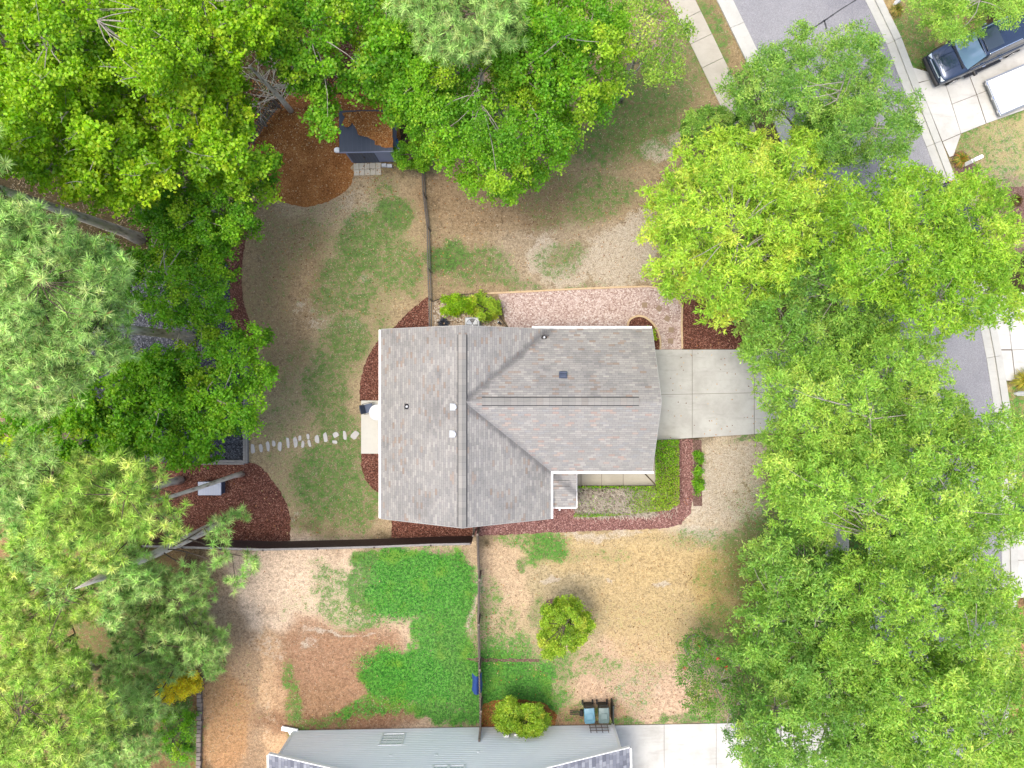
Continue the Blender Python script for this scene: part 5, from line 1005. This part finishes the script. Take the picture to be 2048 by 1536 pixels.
make_tree('bush', 'small lime green young tree standing alone on the south lawn', [(1130, 1230, 40, 30), (1120, 1275, 36, 34), (1148, 1250, 32, 36), (1098, 1240, 20, 24), (1110, 1300, 20, 14)], 2.6, base=(1106, 1214), dome=1.0, pal='lime', name='young_tree', rt=.05, sp=14)
bed('mulch_ring', [(1106+17*math.cos(k*.5), 1214+17*math.sin(k*.5)) for k in range(13)], 'brown_mat', .012)
make_tree('bush', 'round green shrub with amber tips against the neighbour siding, left of the pair', [(1020, 1435, 28, 28), (1008, 1440, 16, 14), (1020, 1412, 10, 10)], 1.5, pal='lime', group='shrubs against the neighbour siding', dome=.5, sp=11)
make_tree('bush', 'round green shrub against the neighbour siding, right of the pair', [(1064, 1440, 30, 30), (1050, 1450, 20, 18)], 1.5, pal='lime', group='shrubs against the neighbour siding', dome=.5, sp=11)
make_tree('bush', 'dark-leaved green shrub above the air conditioner, left half of the clump', [(910, 612, 24, 18), (938, 606, 20, 16)], .8, pal='maple', dome=.3, sp=10, low=False, group='shrubs in the river rock bed')
make_tree('bush', 'brighter yellow-green shrub in the river rocks, right half of the clump', [(958, 608, 22, 17), (972, 620, 24, 20)], .8, pal='lime', dome=.3, sp=10, low=False, group='shrubs in the river rock bed')
make_tree('bush', 'golden yellow shrub beside the stacked grey blocks at bottom left', [(360, 1372, 40, 16), (345, 1385, 26, 14), (380, 1365, 16, 22)], 1.2, pal='gold', dome=.5, sp=11, name='golden_shrub', bright=1.25)
make_tree('bush', 'dark green bush at the right side of the shed', [(828, 300, 32, 32), (805, 310, 24, 24), (840, 325, 24, 18)], 1.6, pal='maple_deep', dome=.5, sp=14, dens=.7)
make_tree('bush', 'small green shrub tucked against the garage corner in the half-moon bed', [(1300, 672, 8, 14)], .9, pal='maple', dome=.3, sp=8, low=False)
make_tree('bush', 'leafy dark green shrub in front of the yellow-green street tree', [(1420, 238, 50, 20), (1400, 262, 40, 26), (1460, 250, 40, 30)], 3, pal='oak_green', dome=1.0, sp=16, dens=1.3)
make_tree('bush', 'pale-leaved broad shrub beneath the leaning pine by the back fence', [(250, 1105, 34, 22), (235, 1125, 26, 18), (275, 1085, 16, 22)], 1.0, pal='birch', dome=.5, sp=13, low=False, bright=1.1)
make_tree('bush', 'ferny green shrub on the bare bank left of the stacked blocks', [(360, 1440, 34, 26), (345, 1490, 40, 34)], .6, pal='maple_deep', dome=.3, sp=15, low=False, dens=.5)
for k, (px, py, s) in enumerate(((1396, 917, 9), (1397, 942, 8), (1396, 962, 8), (1395, 978, 8))):
    make_tree('bush', f'small green plant in the narrow brown strip, {ords[k]} from the driveway', [(px, py, s, s)], .3, pal='maple_deep', dome=.1, sp=6, low=False, rr_=.1, dens=.5, group='plants in the narrow brown strip', name='bedding_plant')

# --- dead tree with many bare twigs, left of the shed
x, y, _ = P(582, 222); dt = empty('dead_tree', (x, y, 0), 0, 'bare dead tree with a tangle of grey twigs left of the shed', 'tree'); rn = random.Random(12)
b = MB(); tp = [Vector((x, y, 0)), Vector((x-.05, y+.05, 1.6)), Vector((x-.2, y+.1, 3.2)), Vector((x-.5, y+.3, 5))]; b.tube(tp, [.16, .14, .11, .05], 8)
b.build('trunk', M['twig'], dt, smooth=True).matrix_parent_inverse = Matrix.Translation((-x, -y, 0)); b = MB()
def twig(a, d, L, r, dep):
    e = a+d*L; pts = limb(b, a, e, r, r*.45, rn, -.04, 5, 4)
    if dep:
        for k in range(rn.randint(3, 4)):
            s = pts[rn.choice((1, 2, 3, 4))]; dd = (d+Vector((rn.gauss(0, .55), rn.gauss(0, .55), rn.gauss(0, .3)))).normalized(); twig(Vector(s), dd, L*rn.uniform(.45, .75), r*.55, dep-1)
for k in range(22):
    s = rn.uniform(.15, 1); a = tp[0].lerp(tp[3], s); az = rn.uniform(0, 6.28); twig(a, Vector((math.cos(az), math.sin(az), rn.uniform(-.1, .5))).normalized(), rn.uniform(1.0, 1.9), .022, 2)
b.build('branches', M['twig'], dt).matrix_parent_inverse = Matrix.Translation((-x, -y, 0))
# thin dark stems among the lower left pines
for k, (p0, lb) in enumerate((((260, 1180), 'thin dark leaning trunk in the lower left pines, nearer the bare yard'), ((300, 1120), 'thin dark trunk in the lower left pines, nearer the back fence'))):
    x, y, _ = P(*p0); b = MB(); b.tube([(x, y, 0), (x-.1, y, 4), (x, y-.1, 9)], [.14, .1, .06], 8); tag(b.build('bare_trunk', M['darkbark'], smooth=True), lb, 'tree', 'bare trunks among the lower left pines')

# --- clipped hedge wrapping the front walk: green leg, and a leg bare of leaves toward the porch
hg = empty('hedge', P(1330, 1000), 0, 'low L-shaped clipped hedge round the front walk, half of it bare grey twigs', 'hedge'); hx, hy, _ = P(1330, 1000)
g_ = np.random.default_rng(44)
def inpoly(x, y, poly):
    c_ = np.zeros(len(x), bool); n = len(poly)
    for i in range(n):
        (x1, y1), (x2, y2) = poly[i], poly[(i+1) % n]; k = ((y1 > y) != (y2 > y)) & (x < (x2-x1)*(y-y1)/((y2-y1) or 1e-9)+x1); c_ ^= k
    return c_
HP = [(1310, 880), (1358, 879), (1359, 1008), (1340, 1020), (1250, 1030), (1180, 1034), (1148, 1034), (1152, 972), (1311, 972)]
n = 38000; X = g_.uniform(1146, 1360, n); Y = g_.uniform(878, 1036, n); k = inpoly(X, Y, HP); X, Y = X[k], Y[k]
bare = np.clip((1318-X)/70, 0, 1)*np.clip((Y-973)/5, 0, 1)*np.clip((1032-Y)/6, 0, 1); k = g_.random(len(X)) > bare*.97; X, Y, bare = X[k], Y[k], bare[k]
Z = .86*(1-g_.random(len(X))**2*.4)+.05*np.sin(X*.3)*np.cos(Y*.27)*2; C = np.stack([(X-1024)*(H-Z)/F, (768-Y)*(H-Z)/F, Z], -1)
yel = np.clip((X+Y-2230)/90, 0, 1)*.8; T = pal_tint('maple_deep', len(X), g_)*(1-yel[:, None])+pal_tint('lime', len(X), g_, 1.0)*yel[:, None]; T *= 1+g_.normal(size=(len(X), 1))*.26; q_ = g_.random(len(X)) < .12; T[q_] = np.array(S(196, 160, 140)[:3])
npmesh('leaves', quads(C, .075*g_.uniform(.7, 1.3, len(X)), .055, .8, g_)-np.array([hx, hy, 0]), 4, M['leaf'], hg, np.clip(T, .004, .9))
# sides of the hedge
b = MB(); rn = random.Random(3)
for k in range(4200):
    px = rn.uniform(1152, 1310) if k % 9 else rn.uniform(1150, 1355); py = rn.uniform(975, 1030); x, y, _ = P(px, py, .4); a = Vector((x, y, rn.uniform(.1, .4))); az = rn.gauss(-1.6, .9)
    e = a+Vector((math.cos(az)*rn.uniform(.1, .4), math.sin(az)*rn.uniform(.1, .35), rn.uniform(.25, .5))); limb(b, a, e, .014, .007, rn, .1, 4, 3)
for k in range(120):
    px = rn.uniform(1312, 1356); py = rn.uniform(882, 1000); x, y, _ = P(px, py, .3); limb(b, (x, y, .02), (x+rn.uniform(-.2, .2), y+rn.uniform(-.2, .2), .75), .014, .006, rn, .1, 4, 3)
b.build('twigs', M['twig'], hg).matrix_parent_inverse = Matrix.Translation((-hx, -hy, 0))
core = MB().prism(W2([(1314, 884), (1354, 884), (1354, 1004), (1310, 1018), (1156, 1024), (1158, 978), (1314, 978)]), 0, .42); core.build('inner_wood', paint('hedge_litter', S(92, 76, 58), .95, .4), hg).matrix_parent_inverse = Matrix.Translation((-hx, -hy, 0))

# --- spiky grasses and flowers
def spiky(name, px, py, r, h, cols, n, label, cat='ornamental grass'):
    x, y, _ = P(px, py); g_ = np.random.default_rng(int(px)); az = g_.uniform(0, 6.283, n); ln = r*g_.uniform(.5, 1.1, n); d = np.stack([np.cos(az), np.sin(az), 0*az], -1); side = np.stack([-np.sin(az), np.cos(az), 0*az], -1)*.014
    b0 = d*.04; mid = d*ln[:, None]*.5+np.array([0, 0, 1])*h; tip = d*ln[:, None]+np.array([0, 0, 1])*h*g_.uniform(.2, .8, (n, 1))
    V = np.concatenate([np.stack([b0-side, b0+side, mid+side, mid-side], 1), np.stack([mid-side, mid+side, tip+side*.2, tip-side*.2], 1)], 0).reshape(-1, 3)
    cc = np.array([S(*c)[:3] for c in cols]); T = cc[g_.integers(0, len(cc), n)]*g_.uniform(.75, 1.2, (n, 1)); o = npmesh(name, V, 4, M['blade'], None, np.clip(np.concatenate([T, T]), 0, .9)); o.location = (x, y, .01); return tag(o, label, cat)
spiky('ornamental_grass', 1918, 322, .52, .35, [(214, 150, 60), (150, 170, 40), (200, 180, 80), (110, 150, 40)], 260, 'orange and green spiky plant beside the white mailbox post on the lawn corner')
spiky('ornamental_grass', 2040, 760, .7, .45, [(214, 190, 60), (190, 190, 60), (150, 160, 40)], 300, 'large yellow spiky plant at the right edge beside the pale driveway')
spiky('ornamental_grass', 1790, 24, .45, .35, [(170, 170, 60), (110, 140, 50), (200, 170, 90)], 200, 'tufted green and straw plant by the top edge mailbox')
spiky('ornamental_grass', 888, 647, .36, .2, [(70, 76, 92), (100, 106, 120), (44, 48, 58)], 260, 'dark grey mound of low grass in the river rocks beside the wall')
spiky('ornamental_grass', 2030, 402, .4, .3, [(130, 92, 40), (110, 110, 40), (90, 70, 40)], 200, 'brownish tufted plant in the pinkish bed at the right edge')

# --- grass blades, straw and leaf litter
def scatter(n, fn, seed):
    g_ = np.random.default_rng(seed); X = g_.uniform(-28, 28, n); Y = g_.uniform(-21, 21, n); return X, Y, g_
BLK = [[(752, 650), (1330, 650), (1330, 900), (1360, 900), (1400, 880), (1400, 1062), (950, 1075), (782, 1075), (740, 975), (720, 905), (720, 780)], [(864, 600), (975, 588), (1296, 574), (1364, 600), (1560, 600), (1560, 870), (864, 870)], [(545, 1460), (1225, 1448), (1800, 1438), (1800, 1700), (545, 1700)],
       [(0, 500), (430, 500), (486, 400), (520, 395), (484, 520), (510, 700), (497, 926), (560, 960), (582, 1090), (0, 1090)], [(550, 396), (706, 340), (800, 340), (800, 150), (540, 200)]]
def lawn_ok(X, Y):
    px = X*36+1024; py = 768-Y*36; k = np.ones(len(X), bool)
    for p in BLK: k &= ~inpoly(px, py, p)
    rx = np.interp(py, [p[1] for p in E], [p[0] for p in E]); k &= ~((px > rx-300) & (px < rx+34)) ; k &= ~((px > rx-395) & (px < rx-320) & (py < 660)); k &= px < 2040; return k
n = 900000; X, Y, g_ = scatter(n, None, 77); k = lawn_ok(X, Y); X, Y = X[k], Y[k]; c, gm, lu, pm = ground_fields(X, Y)
dn = np.clip((gm-.3+(fbm(X, Y, .5, 5)-.5)*1.2)/.6, 0, 1)*(.22+.3*lu); k = g_.random(len(X)) < dn; Xg, Yg, lug = X[k], Y[k], lu[k]; nb_ = len(Xg)
az = g_.uniform(0, 6.283, nb_); s_ = .05+.05*lug; d = np.stack([np.cos(az), np.sin(az), 0*az], -1); sd2 = np.stack([-np.sin(az), np.cos(az), 0*az], -1)*(.011+.006*lug[:, None]); B0 = np.stack([Xg, Yg, 0*Xg+.002], -1); tp_ = B0+d*(s_*g_.uniform(.4, 1.2, nb_))[:, None]; tp_[:, 2] = s_*g_.uniform(.4, 1.1, nb_)
cd_ = np.array([S(104, 126, 58)[:3], S(124, 138, 74)[:3], S(86, 112, 50)[:3]]); cl = np.array([S(62, 170, 44)[:3], S(106, 204, 58)[:3], S(36, 124, 36)[:3]]); i = g_.integers(0, 3, nb_); T = (cd_[i]*(1-lug[:, None])+cl[i]*lug[:, None])*g_.uniform(.7, 1.2, (nb_, 1))
tag(npmesh('grass', np.stack([B0-sd2, B0+sd2, tp_], 1).reshape(-1, 3), 3, M['blade'], None, T), kind='stuff')
k = (g_.random(len(X)) < np.clip(.16+pm*.4, 0, .6)) & (gm < .75); Xs, Ys = X[k], Y[k]; ns = len(Xs); az = g_.uniform(0, 6.283, ns); d = np.stack([np.cos(az), np.sin(az), 0*az], -1)*g_.uniform(.04, .12, (ns, 1)); sd2 = np.stack([-np.sin(az), np.cos(az), 0*az], -1)*.009; B0 = np.stack([Xs, Ys, 0*Xs+.004], -1); tp_ = B0+d+np.array([0, 0, 1])*g_.uniform(.002, .03, (ns, 1))
cc = np.array([S(214, 196, 160)[:3], S(176, 150, 116)[:3], S(236, 224, 196)[:3], S(120, 96, 70)[:3]]); T = cc[g_.choice(4, ns, p=[.3, .3, .2, .2])]*g_.uniform(.8, 1.1, (ns, 1))
tag(npmesh('dry_grass', np.stack([B0-sd2, B0+sd2, tp_], 1).reshape(-1, 3), 3, M['dry'], None, T), kind='stuff')
# fallen leaves under and beside the wood
g_ = np.random.default_rng(9); n = 5200; X = np.concatenate([g_.uniform(500, 800, n), g_.uniform(520, 900, 900), g_.uniform(860, 1400, 1200), g_.uniform(960, 1500, 1200), g_.uniform(330, 760, 900), g_.uniform(1330, 1640, 700)]); Y = np.concatenate([g_.uniform(160, 400, n), g_.uniform(380, 640, 900), g_.uniform(330, 560, 1200), g_.uniform(1060, 1440, 1200), g_.uniform(930, 1440, 900), g_.uniform(600, 1100, 700)])
w_ = np.where(Y < 300, .9, .25); w_[n:] = .4; k = g_.random(len(X)) < w_; X, Y = X[k], Y[k]; C = np.stack([(X-1024)/36, (768-Y)/36, 0*X+.065], -1)
cc = np.array([S(206, 152, 92)[:3], S(176, 112, 60)[:3], S(226, 196, 150)[:3], S(120, 74, 42)[:3]]); T = cc[g_.integers(0, 4, len(X))]; tag(npmesh('fallen_leaves', quads(C, .085*g_.uniform(.6, 1.3, len(X)), .06, 3, g_), 4, M['dry'], None, T), kind='stuff')
g_ = np.random.default_rng(19); n = 900; X = g_.uniform(688, 784, n); Y = g_.uniform(224, 292, n); k = inpoly(X, Y, lit); X, Y = X[k], Y[k]; C = np.stack([(X-1024)*37.6/F, (768-Y)*37.6/F, 0*X+2.37], -1)
T = cc[g_.integers(0, 4, len(X))]; tag(npmesh('fallen_leaves', quads(C, .08*g_.uniform(.5, 1.2, len(X)), .05, 3, g_), 4, M['dry'], None, T), kind='stuff')
# loose stones: river rocks
g_ = np.random.default_rng(3); m = MB(); rn = random.Random(4); RP = [(866, 606), (900, 596), (960, 590), (985, 600), (998, 640), (1014, 660), (866, 660)]
for k in range(900):
    px, py = rn.uniform(866, 1014), rn.uniform(592, 660)
    if inpoly(np.array([px]), np.array([py]), RP)[0]: x, y, _ = P(px, py); s = rn.uniform(.02, .05); m.blob((x, y, .03+s*.4), (s, s*rn.uniform(.6, 1), s*.6), 6, 4, rn, .15)
tag(m.build('river_rocks', M['river_rock'], smooth=True), kind='stuff')
print('faces', sum(len(o.data.polygons) for o in sc.objects if o.type == 'MESH'), 'objects', len(sc.objects))
